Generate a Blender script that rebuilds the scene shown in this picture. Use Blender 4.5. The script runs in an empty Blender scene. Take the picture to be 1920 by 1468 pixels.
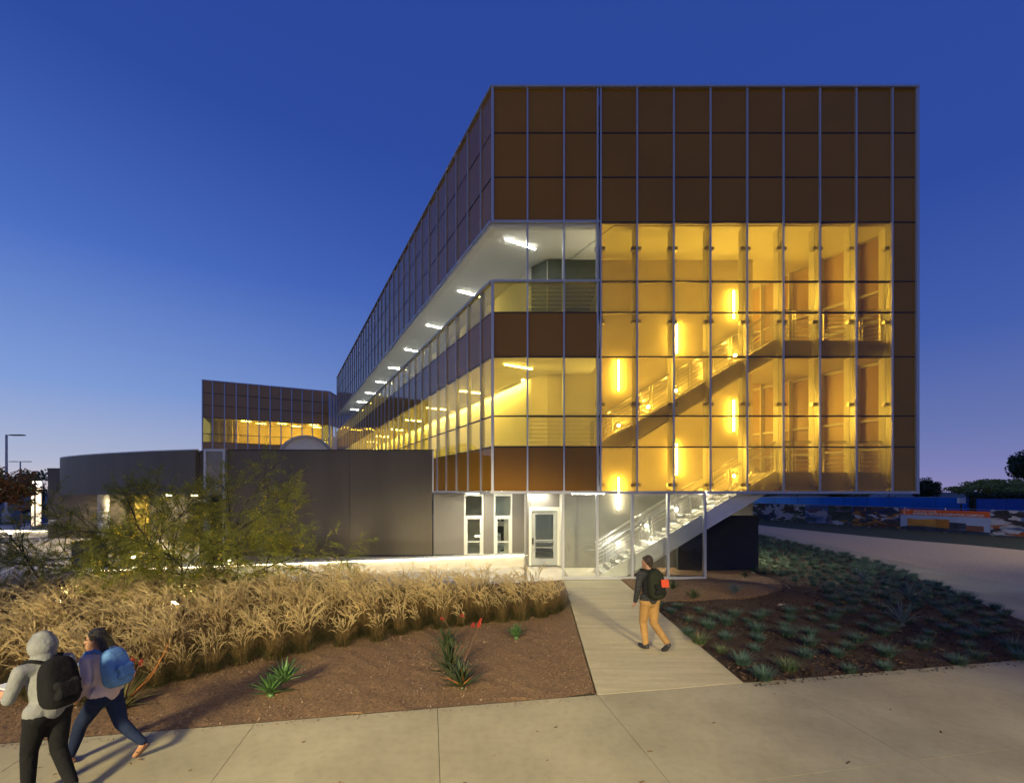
import bpy, bmesh, math, random
import numpy as np
from mathutils import Vector, Matrix
R = random.Random(7)
NR = np.random.RandomState(11)
PI = math.pi
SC = bpy.context.scene
COL = SC.collection

# ---------------------------------------------------------------- camera, sky, exposure
F = 860.0                     # focal length in photo pixels (photo is 1920 wide)
CH = 3.0                      # eye height
HV = 921.0                    # horizon row
cam_d = bpy.data.cameras.new('camera'); cam = bpy.data.objects.new('camera', cam_d); COL.objects.link(cam)
cam.location = (0, 0, CH); cam.rotation_euler = (PI/2, 0, 0)
cam_d.sensor_width = 36; cam_d.lens = 36*F/1920; cam_d.shift_y = (HV-734)/1920
cam_d.clip_start = 0.05; cam_d.clip_end = 3000
SC.camera = cam
SC.view_settings.view_transform = 'Standard'; SC.view_settings.look = 'None'
SC.view_settings.exposure = 0; SC.view_settings.gamma = 1; SC.view_settings.use_curve_mapping = False
SC.render.engine = 'CYCLES'
cy = SC.cycles
cy.use_denoising = True
cy.max_bounces = 12; cy.diffuse_bounces = 8; cy.glossy_bounces = 4; cy.transparent_max_bounces = 24
cy.sample_clamp_indirect = 8; cy.caustics_reflective = False; cy.caustics_refractive = False

def lin(r, g, b):
    f = lambda c: c/255/12.92 if c/255 <= .04045 else ((c/255+.055)/1.055)**2.4
    return (f(r), f(g), f(b), 1)

W = bpy.data.worlds.new('World'); SC.world = W; W.use_nodes = True
nt = W.node_tree; nt.nodes.clear()
def wn(t): return nt.nodes.new(t)
tc = wn('ShaderNodeTexCoord'); sx = wn('ShaderNodeSeparateXYZ'); nt.links.new(tc.outputs['Generated'], sx.inputs[0])
def ramp(stops):
    r = wn('ShaderNodeValToRGB'); e = r.color_ramp.elements
    while len(e) < len(stops): e.new(.5)
    for k, (p, c) in enumerate(stops): e[k].position = p; e[k].color = lin(*c)
    nt.links.new(sx.outputs[2], r.inputs[0]); return r
rl = ramp([(0, (212,200,202)), (.05, (178,186,210)), (.17, (130,160,217)), (.38, (76,112,196)), (.59, (46,76,161)), (.85, (38,66,148))])
rr = ramp([(0, (142,136,184)), (.04, (124,128,182)), (.10, (104,118,176)), (.25, (68,95,171)), (.45, (47,75,158)), (.75, (42,71,152))])
mr = wn('ShaderNodeMapRange'); mr.inputs[1].default_value = -.80; mr.inputs[2].default_value = .30
nt.links.new(sx.outputs[0], mr.inputs[0])
mx = wn('ShaderNodeMixRGB'); nt.links.new(mr.outputs[0], mx.inputs[0]); nt.links.new(rl.outputs[0], mx.inputs[1]); nt.links.new(rr.outputs[0], mx.inputs[2])
bg = wn('ShaderNodeBackground'); bg.inputs[1].default_value = 1.0; nt.links.new(mx.outputs[0], bg.inputs[0])
wo = wn('ShaderNodeOutputWorld'); nt.links.new(bg.outputs[0], wo.inputs[0])

# ---------------------------------------------------------------- picture-to-place helpers used for measuring
def P(u, v, Y): return Vector(((u-960)*Y/F, Y, CH+(HV-v)*Y/F))
def G(u, v, z=0.0):
    Y = F*(CH-z)/(v-HV); return Vector(((u-960)*Y/F, Y, z))

# ---------------------------------------------------------------- materials
MATS = {}
def pmat(name, col, rough=.6, metal=0, var=.12, scale=3.0, bump=0.0, bscale=40.0, spec=.5, stretch=None, col2=None, detail=4, trans=0, speck=0):
    if name in MATS: return MATS[name]
    m = bpy.data.materials.new(name); m.use_nodes = True; MATS[name] = m
    n = m.node_tree; b = n.nodes['Principled BSDF']
    b.inputs['Roughness'].default_value = rough; b.inputs['Metallic'].default_value = metal
    b.inputs['Specular IOR Level'].default_value = spec
    c = (*col, 1)
    geo = n.nodes.new('ShaderNodeNewGeometry'); src = geo.outputs['Position']
    if stretch:
        mp = n.nodes.new('ShaderNodeMapping'); mp.inputs['Scale'].default_value = stretch
        n.links.new(src, mp.inputs[0]); src = mp.outputs[0]
    if var or col2:
        t = n.nodes.new('ShaderNodeTexNoise'); t.inputs['Scale'].default_value = scale; t.inputs['Detail'].default_value = detail
        n.links.new(src, t.inputs['Vector'])
        r = n.nodes.new('ShaderNodeValToRGB'); r.color_ramp.elements[0].position = .3; r.color_ramp.elements[1].position = .7
        a = tuple(x*(1-var) for x in col); d = tuple(min(1, x*(1+var)) for x in (col2 or col))
        r.color_ramp.elements[0].color = (*a, 1); r.color_ramp.elements[1].color = (*d, 1)
        n.links.new(t.outputs['Fac'], r.inputs[0]); n.links.new(r.outputs[0], b.inputs['Base Color'])
    else: b.inputs['Base Color'].default_value = c
    if speck:                                   # fine aggregate grain, and a few larger worn patches
        prev = b.inputs['Base Color'].links[0].from_socket
        for sc_, am, lo, hi in ((95, speck, .35, .65), (.45, speck*.9, .38, .62), (9, speck*.5, .30, .55)):
            tn = n.nodes.new('ShaderNodeTexNoise'); tn.inputs['Scale'].default_value = sc_; tn.inputs['Detail'].default_value = 6; n.links.new(geo.outputs['Position'], tn.inputs['Vector'])
            rr_ = n.nodes.new('ShaderNodeValToRGB'); rr_.color_ramp.elements[0].position = lo; rr_.color_ramp.elements[1].position = hi
            rr_.color_ramp.elements[0].color = (1-am,1-am,1-am*.9,1); rr_.color_ramp.elements[1].color = (1,1,1,1); n.links.new(tn.outputs['Fac'], rr_.inputs[0])
            mu = n.nodes.new('ShaderNodeMixRGB'); mu.blend_type = 'MULTIPLY'; mu.inputs[0].default_value = 1; n.links.new(prev, mu.inputs[1]); n.links.new(rr_.outputs[0], mu.inputs[2]); prev = mu.outputs[0]
        n.links.new(prev, b.inputs['Base Color'])
    if bump:
        t2 = n.nodes.new('ShaderNodeTexNoise'); t2.inputs['Scale'].default_value = bscale; t2.inputs['Detail'].default_value = 5
        n.links.new(src, t2.inputs['Vector'])
        bp = n.nodes.new('ShaderNodeBump'); bp.inputs['Strength'].default_value = bump; bp.inputs['Distance'].default_value = .02
        n.links.new(t2.outputs['Fac'], bp.inputs['Height']); n.links.new(bp.outputs[0], b.inputs['Normal'])
    if trans: # thin leaves let some light through
        tr = n.nodes.new('ShaderNodeBsdfTranslucent'); tr.inputs[0].default_value = c
        mxs = n.nodes.new('ShaderNodeMixShader'); mxs.inputs[0].default_value = trans
        o = n.nodes['Material Output']
        n.links.new(b.outputs[0], mxs.inputs[1]); n.links.new(tr.outputs[0], mxs.inputs[2]); n.links.new(mxs.outputs[0], o.inputs[0])
    return m
def emit(name, col, s):
    m = bpy.data.materials.new(name); m.use_nodes = True; n = m.node_tree; n.nodes.clear()
    e = n.nodes.new('ShaderNodeEmission'); e.inputs[0].default_value = (*col, 1); e.inputs[1].default_value = s
    o = n.nodes.new('ShaderNodeOutputMaterial'); n.links.new(e.outputs[0], o.inputs[0]); return m
def glass(name, tint, refl=.045, rough=0.0, haze=0.0, hazecol=(.5,.35,.1)):
    """thin tinted pane: transmits with a tint, reflects by angle (same from both sides)"""
    m = bpy.data.materials.new(name); m.use_nodes = True; n = m.node_tree; n.nodes.clear()
    lw = n.nodes.new('ShaderNodeLayerWeight'); pw = n.nodes.new('ShaderNodeMath'); pw.operation = 'POWER'; pw.inputs[1].default_value = 5
    n.links.new(lw.outputs['Facing'], pw.inputs[0])
    ma = n.nodes.new('ShaderNodeMath'); ma.operation = 'MULTIPLY_ADD'; ma.inputs[1].default_value = 1-refl; ma.inputs[2].default_value = refl
    n.links.new(pw.outputs[0], ma.inputs[0])
    tr = n.nodes.new('ShaderNodeBsdfTransparent'); tr.inputs[0].default_value = (*tint, 1)
    gl = n.nodes.new('ShaderNodeBsdfGlossy'); gl.inputs['Roughness'].default_value = rough; gl.inputs[0].default_value = (.95,.95,.95,1)
    body = tr.outputs[0]
    if haze:
        df = n.nodes.new('ShaderNodeBsdfTranslucent'); df.inputs[0].default_value = (*hazecol, 1)
        mh = n.nodes.new('ShaderNodeMixShader'); mh.inputs[0].default_value = haze
        n.links.new(tr.outputs[0], mh.inputs[1]); n.links.new(df.outputs[0], mh.inputs[2]); body = mh.outputs[0]
    ms = n.nodes.new('ShaderNodeMixShader'); n.links.new(ma.outputs[0], ms.inputs[0]); n.links.new(body, ms.inputs[1]); n.links.new(gl.outputs[0], ms.inputs[2])
    o = n.nodes.new('ShaderNodeOutputMaterial'); n.links.new(ms.outputs[0], o.inputs[0]); return m

M = dict(
    spandrel = pmat('bronze_glass_panel', (.33,.155,.014), .05, var=.10, scale=.30, spec=.30),
    amber = glass('amber_glass', (.98,.80,.29), haze=.08, hazecol=(.95,.74,.30)),
    yellow = glass('yellow_glass', (.985,.865,.40), haze=.07, hazecol=(.95,.82,.45)),
    clear = glass('clear_glass', (.93,.95,.93), refl=.05, haze=.01, hazecol=(.6,.6,.55)),
    alu = pmat('brushed_aluminium', (.50,.51,.54), .38, .35, var=.05, scale=2, stretch=(1,1,.1)),
    dark = pmat('dark_gasket', (.012,.011,.010), .5, var=0),
    steelw = pmat('white_painted_steel', (.66,.66,.62), .4, var=.05, bump=.05, bscale=15),
    plaster = pmat('white_plaster', (.72,.71,.66), .8, var=.06, scale=1.2, bump=.15, bscale=90),
    hallwall = pmat('hall_wall_paint', (.76,.69,.56), .7, var=.07, scale=1.0, bump=.1, bscale=60),
    greenwall = pmat('dark_green_grey_wall', (.10,.12,.10), .7, var=.1, bump=.1, bscale=60),
    greyplas = pmat('grey_smooth_plaster', (.23,.22,.20), .7, var=.14, scale=1.4, bump=.12, bscale=30, detail=7),
    bronzewall = pmat('brown_grey_metal_wall', (.098,.080,.056), .5, var=.13, scale=1.1, bump=.08, bscale=50, stretch=(1,1,.12), detail=8),
    greywall = pmat('grey_metal_wall', (.20,.185,.17), .5, var=.06, scale=1.0, bump=.05, bscale=50, stretch=(1,1,.35)),
    plinth = pmat('black_plinth', (.02,.021,.024), .6, var=.1),
    soffit = pmat('perforated_white_soffit', (.80,.81,.75), .55, var=.05, scale=40, bump=.1, bscale=140),
    white = pmat('white_trim', (.74,.74,.68), .4, var=.03),
    steel = pmat('stainless_steel', (.55,.55,.54), .28, .9, var=.04, scale=6),
    conc = pmat('precast_concrete', (.55,.52,.45), .8, var=.1, scale=2.2, bump=.2, bscale=70, detail=8),
    black = pmat('black_rubber', (.015,.015,.016), .55, var=.1),
)

# ---------------------------------------------------------------- mesh building
class MB:
    def __init__(s): s.v = []; s.f = []; s.m = []
    def add(s, vs, fs, mi=0):
        o = len(s.v); s.v += [tuple(p) for p in vs]; s.f += [tuple(i+o for i in f) for f in fs]; s.m += [mi]*len(fs); return s
    def box(s, x0, x1, y0, y1, z0, z1, mi=0):
        vs = [(x,y,z) for z in (z0,z1) for y in (y0,y1) for x in (x0,x1)]
        return s.add(vs, [(0,2,3,1),(4,5,7,6),(0,1,5,4),(2,6,7,3),(0,4,6,2),(1,3,7,5)], mi)
    def obox(s, c, a, b, h, mi=0):
        """oriented box: centre c, half vectors a, b, h"""
        c, a, b, h = map(Vector, (c, a, b, h))
        vs = [c+i*a+j*b+k*h for k in (-1,1) for j in (-1,1) for i in (-1,1)]
        return s.add(vs, [(0,2,3,1),(4,5,7,6),(0,1,5,4),(2,6,7,3),(0,4,6,2),(1,3,7,5)], mi)
    def beam(s, p, q, w, h, mi=0, up=(0,0,1)):
        p, q = Vector(p), Vector(q); d = q-p; l = d.length; d.normalize()
        sd = d.cross(Vector(up))
        if sd.length < 1e-4: sd = Vector((1,0,0))
        sd.normalize(); hv = sd.cross(d)
        return s.obox((p+q)/2, d*l/2, sd*w/2, hv*h/2, mi)
    def tube(s, p, q, r, n=8, r2=None, mi=0, caps=True):
        p, q = Vector(p), Vector(q); d = (q-p).normalized(); r2 = r if r2 is None else r2
        a = d.orthogonal().normalized(); b = d.cross(a)
        vs = [p+(a*math.cos(2*PI*k/n)+b*math.sin(2*PI*k/n))*r for k in range(n)] + [q+(a*math.cos(2*PI*k/n)+b*math.sin(2*PI*k/n))*r2 for k in range(n)]
        fs = [(k,(k+1)%n,n+(k+1)%n,n+k) for k in range(n)]
        if caps: fs += [tuple(range(n-1,-1,-1)), tuple(range(n,2*n))]
        return s.add(vs, fs, mi)
    def path(s, pts, rs, n=6, mi=0):
        pts = [Vector(p) for p in pts]; vs = []; fs = []
        prev = None
        for k, p in enumerate(pts):
            d = (pts[min(k+1,len(pts)-1)]-pts[max(k-1,0)]).normalized()
            a = d.orthogonal().normalized() if prev is None else (prev-d*prev.dot(d)).normalized()
            prev = a; b = d.cross(a); r = rs[k] if hasattr(rs,'__len__') else rs
            vs += [p+(a*math.cos(2*PI*j/n)+b*math.sin(2*PI*j/n))*r for j in range(n)]
        for k in range(len(pts)-1):
            fs += [(k*n+j, k*n+(j+1)%n, (k+1)*n+(j+1)%n, (k+1)*n+j) for j in range(n)]
        fs += [tuple(range(n-1,-1,-1)), tuple((len(pts)-1)*n+j for j in range(n))]
        return s.add(vs, fs, mi)
    def prism(s, poly, z0, z1, mi=0):
        n = len(poly); vs = [(p[0],p[1],z0) for p in poly]+[(p[0],p[1],z1) for p in poly]
        fs = [(k,(k+1)%n,n+(k+1)%n,n+k) for k in range(n)]+[tuple(range(n-1,-1,-1)), tuple(range(n,2*n))]
        return s.add(vs, fs, mi)
    def ball(s, c, r, sx=1, sy=1, sz=1, n=12, m=8, mi=0):
        c = Vector(c); vs = [c+Vector((0,0,-r*sz))]; fs = []
        for i in range(1, m):
            t = PI*i/m-PI/2
            vs += [c+Vector((r*sx*math.cos(t)*math.cos(2*PI*k/n), r*sy*math.cos(t)*math.sin(2*PI*k/n), r*sz*math.sin(t))) for k in range(n)]
        vs.append(c+Vector((0,0,r*sz))); L = len(vs)-1
        fs += [(0, 1+(k+1)%n, 1+k) for k in range(n)]
        for i in range(m-2): fs += [(1+i*n+k, 1+i*n+(k+1)%n, 1+(i+1)*n+(k+1)%n, 1+(i+1)*n+k) for k in range(n)]
        fs += [(L, 1+(m-2)*n+k, 1+(m-2)*n+(k+1)%n) for k in range(n)]
        return s.add(vs, fs, mi)
    def ring(s, c, ax, r, t, n=28, k=6, mi=0):
        c, ax = Vector(c), Vector(ax).normalized(); a = ax.orthogonal().normalized(); b = ax.cross(a)
        pts = [c+(a*math.cos(2*PI*i/n)+b*math.sin(2*PI*i/n))*r for i in range(n)]
        vs = []; fs = []
        for i in range(n):
            rd = (pts[i]-c).normalized()
            vs += [pts[i]+(rd*math.cos(2*PI*j/k)+ax*math.sin(2*PI*j/k))*t for j in range(k)]
        for i in range(n): fs += [(i*k+j, ((i+1)%n)*k+j, ((i+1)%n)*k+(j+1)%k, i*k+(j+1)%k) for j in range(k)]
        return s.add(vs, fs, mi)
    def mesh(s, name, mats, smooth=False):
        me = bpy.data.meshes.new(name); me.from_pydata(s.v, [], s.f)
        for m in (mats if isinstance(mats, (list,tuple)) else [mats]): me.materials.append(m)
        if any(s.m): me.polygons.foreach_set('material_index', s.m)
        if smooth: me.polygons.foreach_set('use_smooth', [True]*len(s.f))
        me.update(); return me
    def build(s, name, mats, parent=None, smooth=False, fix=True):
        if fix:
            me = s.mesh(name, mats, smooth); bm = bmesh.new(); bm.from_mesh(me); bmesh.ops.recalc_face_normals(bm, faces=bm.faces); bm.to_mesh(me); bm.free()
        else: me = s.mesh(name, mats, smooth)
        return link(name, me, parent)
BASE = {}
def link(name, me, parent=None, mat=None):
    o = bpy.data.objects.new(name, me); COL.objects.link(o)
    if mat is not None: o.matrix_basis = mat
    if parent is not None:
        o.parent = parent; o.matrix_parent_inverse = BASE[parent.name] if parent.name in BASE else Matrix.Identity(4)
    return o
def thing(name, label, cat, loc=(0,0,0), group=None):
    """an Empty at the thing's base; children are built in world coordinates"""
    o = bpy.data.objects.new(name, None); COL.objects.link(o); o.location = loc; o.empty_display_size = .3
    BASE[o.name] = Matrix.Translation(-Vector(loc)); tag(o, label, cat, group); return o
def tag(o, label, cat, group=None):
    o['label'] = label; o['category'] = cat
    if group: o['group'] = group
    return o
def struct(o): o['kind'] = 'structure'; return o
def stuff(o): o['kind'] = 'stuff'; return o
def npmesh(name, V, Fc, mats, mi=None, smooth=False):
    """mesh from numpy arrays; Fc is (n,3) or (n,4)"""
    me = bpy.data.meshes.new(name); k = Fc.shape[1]
    me.vertices.add(len(V)); me.vertices.foreach_set('co', V.astype(np.float32).ravel())
    me.loops.add(Fc.size); me.loops.foreach_set('vertex_index', Fc.astype(np.int32).ravel())
    me.polygons.add(len(Fc)); me.polygons.foreach_set('loop_start', np.arange(0, Fc.size, k, dtype=np.int32))
    for m in mats: me.materials.append(m)
    if mi is not None: me.polygons.foreach_set('material_index', mi.astype(np.int32))
    if smooth: me.polygons.foreach_set('use_smooth', np.ones(len(Fc), dtype=bool))
    me.update(calc_edges=True); me.validate(); return me
def sheet(name, poly, z, mat, cut=0, jit=0.0, parent=None, skirt=0.0):
    """a flat ground sheet from a plan polygon, optionally cut into a grid and roughened inside"""
    bm = bmesh.new(); vs = [bm.verts.new((p[0],p[1],0)) for p in poly]; f = bm.faces.new(vs)
    if cut:
        xs = [p[0] for p in poly]; ys = [p[1] for p in poly]
        for ax, lo, hi in ((0,min(xs),max(xs)),(1,min(ys),max(ys))):
            t = lo+cut
            while t < hi:
                no = (1,0,0) if ax == 0 else (0,1,0); co = (t,0,0) if ax == 0 else (0,t,0)
                bmesh.ops.bisect_plane(bm, geom=bm.verts[:]+bm.edges[:]+bm.faces[:], plane_co=co, plane_no=no); t += cut
        bmesh.ops.triangulate(bm, faces=bm.faces)
        for v in bm.verts:
            if not v.is_boundary: v.co.z = jit*(math.sin(v.co.x*2.3+1.1*v.co.y)*.5+R.uniform(-.5,.5))
    else: bmesh.ops.triangulate(bm, faces=bm.faces)
    if skirt:
        e = [e for e in bm.edges if e.is_boundary]
        r = bmesh.ops.extrude_edge_only(bm, edges=e)
        for g in r['geom']:
            if isinstance(g, bmesh.types.BMVert): g.co.z -= skirt
    bmesh.ops.recalc_face_normals(bm, faces=bm.faces)
    if not skirt:
        for f in bm.faces:
            if f.normal.z < 0: f.normal_flip()
    for v in bm.verts: v.co.z += z
    me = bpy.data.meshes.new(name); bm.to_mesh(me); bm.free(); me.materials.append(mat)
    return link(name, me, parent)
# ================================================================ ground and paving
m_terr = pmat('dry_ground', (.10,.09,.07), .95, var=.25, scale=.3)
m_walk = pmat('sidewalk_concrete', (.43,.385,.245), .85, var=.12, scale=1.1, bump=.3, bscale=120, detail=10, speck=.2)
m_path = pmat('broom_finished_concrete', (.54,.475,.29), .85, var=.13, scale=2.2, bump=.3, bscale=40, stretch=(.25,3.0,1), detail=8, speck=.16)
m_plaza = pmat('plaza_concrete', (.50,.45,.36), .85, var=.15, scale=.8, bump=.15, bscale=60, detail=8)
m_dg = pmat('decomposed_granite', (.195,.115,.055), .95, var=.5, scale=26, bump=.9, bscale=90, detail=9)
m_mulch = pmat('bark_mulch', (.040,.021,.012), .95, var=.5, scale=30, bump=1, bscale=60, detail=9)
m_tan = pmat('stabilised_granite_path', (.44,.35,.235), .95, var=.2, scale=14, bump=.4, bscale=60, detail=9)
m_lawn = pmat('lawn_turf', (.018,.032,.012), .95, var=.35, scale=4, bump=.9, bscale=60)
m_asph = pmat('asphalt', (.05,.05,.052), .9, var=.2, scale=3, bump=.3, bscale=80)

struct(sheet('terrain', [(-1500,-300),(1500,-300),(1500,1500),(-1500,1500)], -.10, m_terr))
struct(sheet('plaza', [(-46,12.2),(9.3,12.2),(9.3,60),(-46,60)], -.04, m_plaza))
struct(sheet('parking_lot', [(-120,44),(-34,44),(-44,120),(-120,120)], -.03, m_asph))

# sidewalk of separate slabs; e1 runs along the walk, e2 away from the camera
E1 = Vector((.9843,.1764,0)); E2 = Vector((-.1764,.9843,0)); EO = Vector((1.26,6.77,0))
def E(a, b): p = EO+E1*a+E2*b; return (p.x, p.y)
def slab(name, poly, z, mat, parent):
    """a paving slab with a small rounded arris, its own depth, standing in open joints"""
    cx = sum(p[0] for p in poly)/len(poly); cy_ = sum(p[1] for p in poly)/len(poly)
    n = len(poly)
    def ins(d):
        out = []
        for k in range(n):
            a, b, c = Vector((*poly[k-1],0)), Vector((*poly[k],0)), Vector((*poly[(k+1)%n],0))
            u = (b-a).normalized(); w = (c-b).normalized(); n1 = Vector((-u.y,u.x,0)); n2 = Vector((-w.y,w.x,0))
            den = max(.3, 1+n1.dot(n2)); o_ = (n1+n2)/den*d
            out.append((b.x+o_.x, b.y+o_.y))
        return out
    a, b = ins(.003), ins(.0042)
    vs = [(p[0],p[1],z-.12) for p in a]+[(p[0],p[1],z-.0015) for p in a]+[(p[0],p[1],z) for p in b]
    fs = [tuple(range(2*n,3*n))]
    for r in range(2): fs += [(r*n+k, r*n+(k+1)%n, (r+1)*n+(k+1)%n, (r+1)*n+k) for k in range(n)]
    mb = MB().add(vs, fs); return mb.build(name, mat, parent)
walk = struct(sheet('sidewalk', [E(-26,-9),E(26,-9),E(26,-.02),E(-26,-.02)], -.045, m_asph))
xs = [-24.2,-21.6,-19,-16.4,-13.9,-11.5,-9.2,-6.95,-4.66,-2.33,0,2.9,5.4,7.9,10.4,13,15.6,18.2,20.8,23.4,26]
for k in range(len(xs)-1):
    for (b0, b1) in ((-2.2,0),(-4.4,-2.2),(-6.6,-4.4)):
        if b0 < -2.3 and not (-10 < xs[k] < 10): continue
        slab('paving_slab', [E(xs[k],b0),E(xs[k+1],b0),E(xs[k+1],b1),E(xs[k],b1)], .0, m_walk, walk)
# path to the door
L0, L1 = Vector((1.745,15.58,0)), Vector((1.26,6.772,0)); R0, R1 = Vector((3.70,15.58,0)), Vector((3.635,7.199,0))
q = struct(sheet('entrance_path', [(L0.x,L0.y-.1),(L1.x,L1.y+.1),(R1.x,R1.y+.1),(R0.x,R0.y-.1)], -.045, m_asph))
ts = [0, .265, .50, .745, 1.0]
for k in range(4):
    a, b, c, d = L0.lerp(L1, ts[k]), R0.lerp(R1, ts[k]), R0.lerp(R1, ts[k+1]), L0.lerp(L1, ts[k+1])
    slab('paving_slab', [(d.x,d.y),(c.x,c.y),(b.x,b.y),(a.x,a.y)], .0005, m_path, q)
# threshold strip inside the screen
struct(MB().box(1.99,6.5,15.68,18.0,-.1,.012).build('stair_hall_floor', m_plaza))

def GP(u, v): p = G(u, v); return (p.x, p.y)
gb = [(1.72,15.55),(1.24,6.85)] + [E(-a,.012) for a in (.5,3,6,9,12,16,22)] + [(-30,16.5),(-14,14.2),(-9.4,13.7),(-4,13.9),(.5,15.2)]
struct(sheet('gravel_bed', gb, .0, m_dg, cut=.22, jit=.028))
mb_ = [(3.66,7.28)] + [E(a,.012) for a in (3,6,9,12,16)] + [GP(1925,1165),GP(1800,1113),GP(1640,1053),GP(1500,1021),GP(1425,1004),(9.9,30.5),(9.2,20),(9.2,17.7),(8.2,14.2),(6.8,13.2),(5.2,12.65),(3.72,12.5)]
struct(sheet('mulch_bed', mb_, -.012, m_mulch, cut=.3, jit=.04))
pad = [(3.72,12.55),(5.0,12.58),(6.4,12.85),(7.4,13.3),(8.25,14.0),(8.75,14.9),(8.9,15.8),(8.75,16.8),(9.3,17.8),(9.3,18),(3.75,18),(3.72,15.6)]
struct(sheet('gravel_pad', pad, .022, m_dg, cut=.3, jit=.02, skirt=.06))
MB_POLY = mb_
side = [GP(1925,1168),GP(1800,1115),GP(1640,1055),GP(1500,1022),GP(1425,1006),(12,60),(13.4,60),GP(1440,996),GP(1540,1018),GP(1640,1041),GP(1740,1064),GP(1840,1084),GP(1935,1099),(40,12.2),(40,2.0),(28,3.4)]
side = [(p[0],p[1]) for p in side]
struct(sheet('concrete_path', [E(16.05,.03)]+[GP(1925,1166),GP(1800,1114),GP(1640,1054),GP(1500,1022),GP(1425,1005),(13.2,50),(14.6,50),GP(1440,997),GP(1540,1018),GP(1640,1041),GP(1740,1064),GP(1840,1084),GP(1935,1099),E(24,9),E(24,.03)], -.006, m_walk))
struct(sheet('granite_path', [GP(1940,1100),GP(1840,1084.5),GP(1740,1064.5),GP(1640,1041.5),GP(1540,1018.5),GP(1440,997.5),(14.7,50),(14.7,60),(21,60),GP(1440,986),GP(1565,999),GP(1690,1011),GP(1815,1021),GP(1930,1032),(46,20)], -.014, m_tan))
struct(sheet('lawn_strip', [GP(1928,1031.5),GP(1815,1020.5),GP(1690,1010.5),GP(1565,998.5),GP(1440,985.5),(21.1,60),(22,75),(75,75),(75,20),(47,20)], -.03, m_lawn))

# ================================================================ the stair-end facade module
YF = 15.6; PX = YF/F
XF = lambda u: (u-960)*PX
ZF = lambda v: CH+(HV-v)*PX
ROWS = [ZF(v) for v in (167,250,333,417,528,586,669,780,838,921)]      # top to bottom
UCOL = [922,989,1057.3,1120,1126,1194,1262.5,1331,1399.6,1467.4,1535.6,1603.6,1671,1718]
DV = Vector((-.457,.8895,0))              # side walls run back this way
A0 = Vector((XF(922),YF,0)); B0 = Vector((XF(1718)-.10,YF,0)); BR = B0+DV*.25
PANE = {}
def panel(name, parent, O, t, s0, s1, z0, z1, out, mat, thick=.028, rec=.0, tilt=.0022):
    """one pane or panel standing in its frame; alike sizes share a mesh"""
    w, h = round(s1-s0-.02,3), round(z1-z0-.02,3); key = (w, h, mat.name, thick)
    if key not in PANE:
        PANE[key] = MB().box(-w/2,w/2,-thick/2,thick/2,-h/2,h/2).mesh(name, mat)
    ang = math.atan2(t.y, t.x); nrm = Vector((-t.y,t.x,0))*out
    c = O+t*((s0+s1)/2)-nrm*(rec+thick/2); c = Vector((c.x,c.y,(z0+z1)/2))
    m = Matrix.Translation(c) @ Matrix.Rotation(ang+R.gauss(0,tilt),4,'Z') @ Matrix.Rotation(R.gauss(0,tilt),4,'X')
    return link(name, PANE[key], parent, m)
def mull(name, parent, O, t, s, z0, z1, out, w=.075, proud=.07, depth=.12, mat=None):
    nrm = Vector((-t.y,t.x,0))*out; c = O+t*s+nrm*((proud-depth)/2)
    mb = MB().obox((c.x,c.y,(z0+z1)/2), t*(w/2), nrm*((proud+depth)/2), (0,0,(z1-z0)/2))
    return mb.build(name, mat or M['alu'], parent)
def rail(name, parent, O, t, s0, s1, z, out, h=.04, proud=.012, depth=.08, mat=None):
    nrm = Vector((-t.y,t.x,0))*out; c = O+t*((s0+s1)/2)+nrm*((proud-depth)/2)
    mb = MB().obox((c.x,c.y,z), t*((s1-s0)/2), nrm*((proud+depth)/2), (0,0,h/2))
    return mb.build(name, mat or M['dark'], parent)

office = thing('office_building', 'three storey office building with amber glass stair hall and long bronze glazed side', 'building', (6,24,0))
TX = Vector((1,0,0)); O0 = Vector((0,YF,0))
SP, AM, YE = M['spandrel'], M['amber'], M['yellow']
front_x = [XF(u) for u in UCOL]
for j in range(9):
    z1, z0 = ROWS[j], ROWS[j+1]
    for i in range(13):
        if i == 3: continue
        s0, s1 = front_x[i], front_x[i+1]
        if j < 3 or i == 12: panel('spandrel_panel', office, O0, TX, s0, s1, z0, z1, -1, SP)
        elif i < 3:
            if j == 3: continue
            if j in (5,8): panel('spandrel_panel', office, O0, TX, s0, s1, z0, z1, -1, SP)
            else: panel('glass_pane', office, O0, TX, s0, s1, z0, z1, -1, YE)
        else: panel('glass_pane', office, O0, TX, s0, s1, z0, z1, -1, AM)
ZT, ZB = ROWS[0], ROWS[-1]
for k, x in enumerate(front_x):
    if k == 0:
        mull('mullion', office, O0, TX, x+.03, ROWS[3], ZT, -1, w=.09); mull('mullion', office, O0, TX, x+.03, ZB, ROWS[4], -1, w=.09); continue
    mull('mullion', office, O0, TX, x, ZB, ZT, -1, w=.10 if k == 13 else .054, proud=.07, depth=.2)
for j in range(10):
    if j in (0,9): continue
    x0 = front_x[0]+.08 if j != 3 and j != 4 else front_x[4]+.04
    rail('transom', office, O0, TX, x0 if j not in (3,4) else front_x[4], front_x[13], ROWS[j], -1)
    if j in (3,4): rail('transom', office, O0, TX, front_x[0], front_x[4], ROWS[j], -1, h=.07, proud=.075, mat=M['alu'])
rail('coping', office, O0, TX, front_x[0]-.04, front_x[13]+.04, ZT+.03, -1, h=.07, proud=.10, depth=.25, mat=M['alu'])
rail('bottom_trim', office, O0, TX, front_x[0]-.02, front_x[13]+.05, ZB-.04, -1, h=.085, proud=.08, depth=.2, mat=M['alu'])
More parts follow.
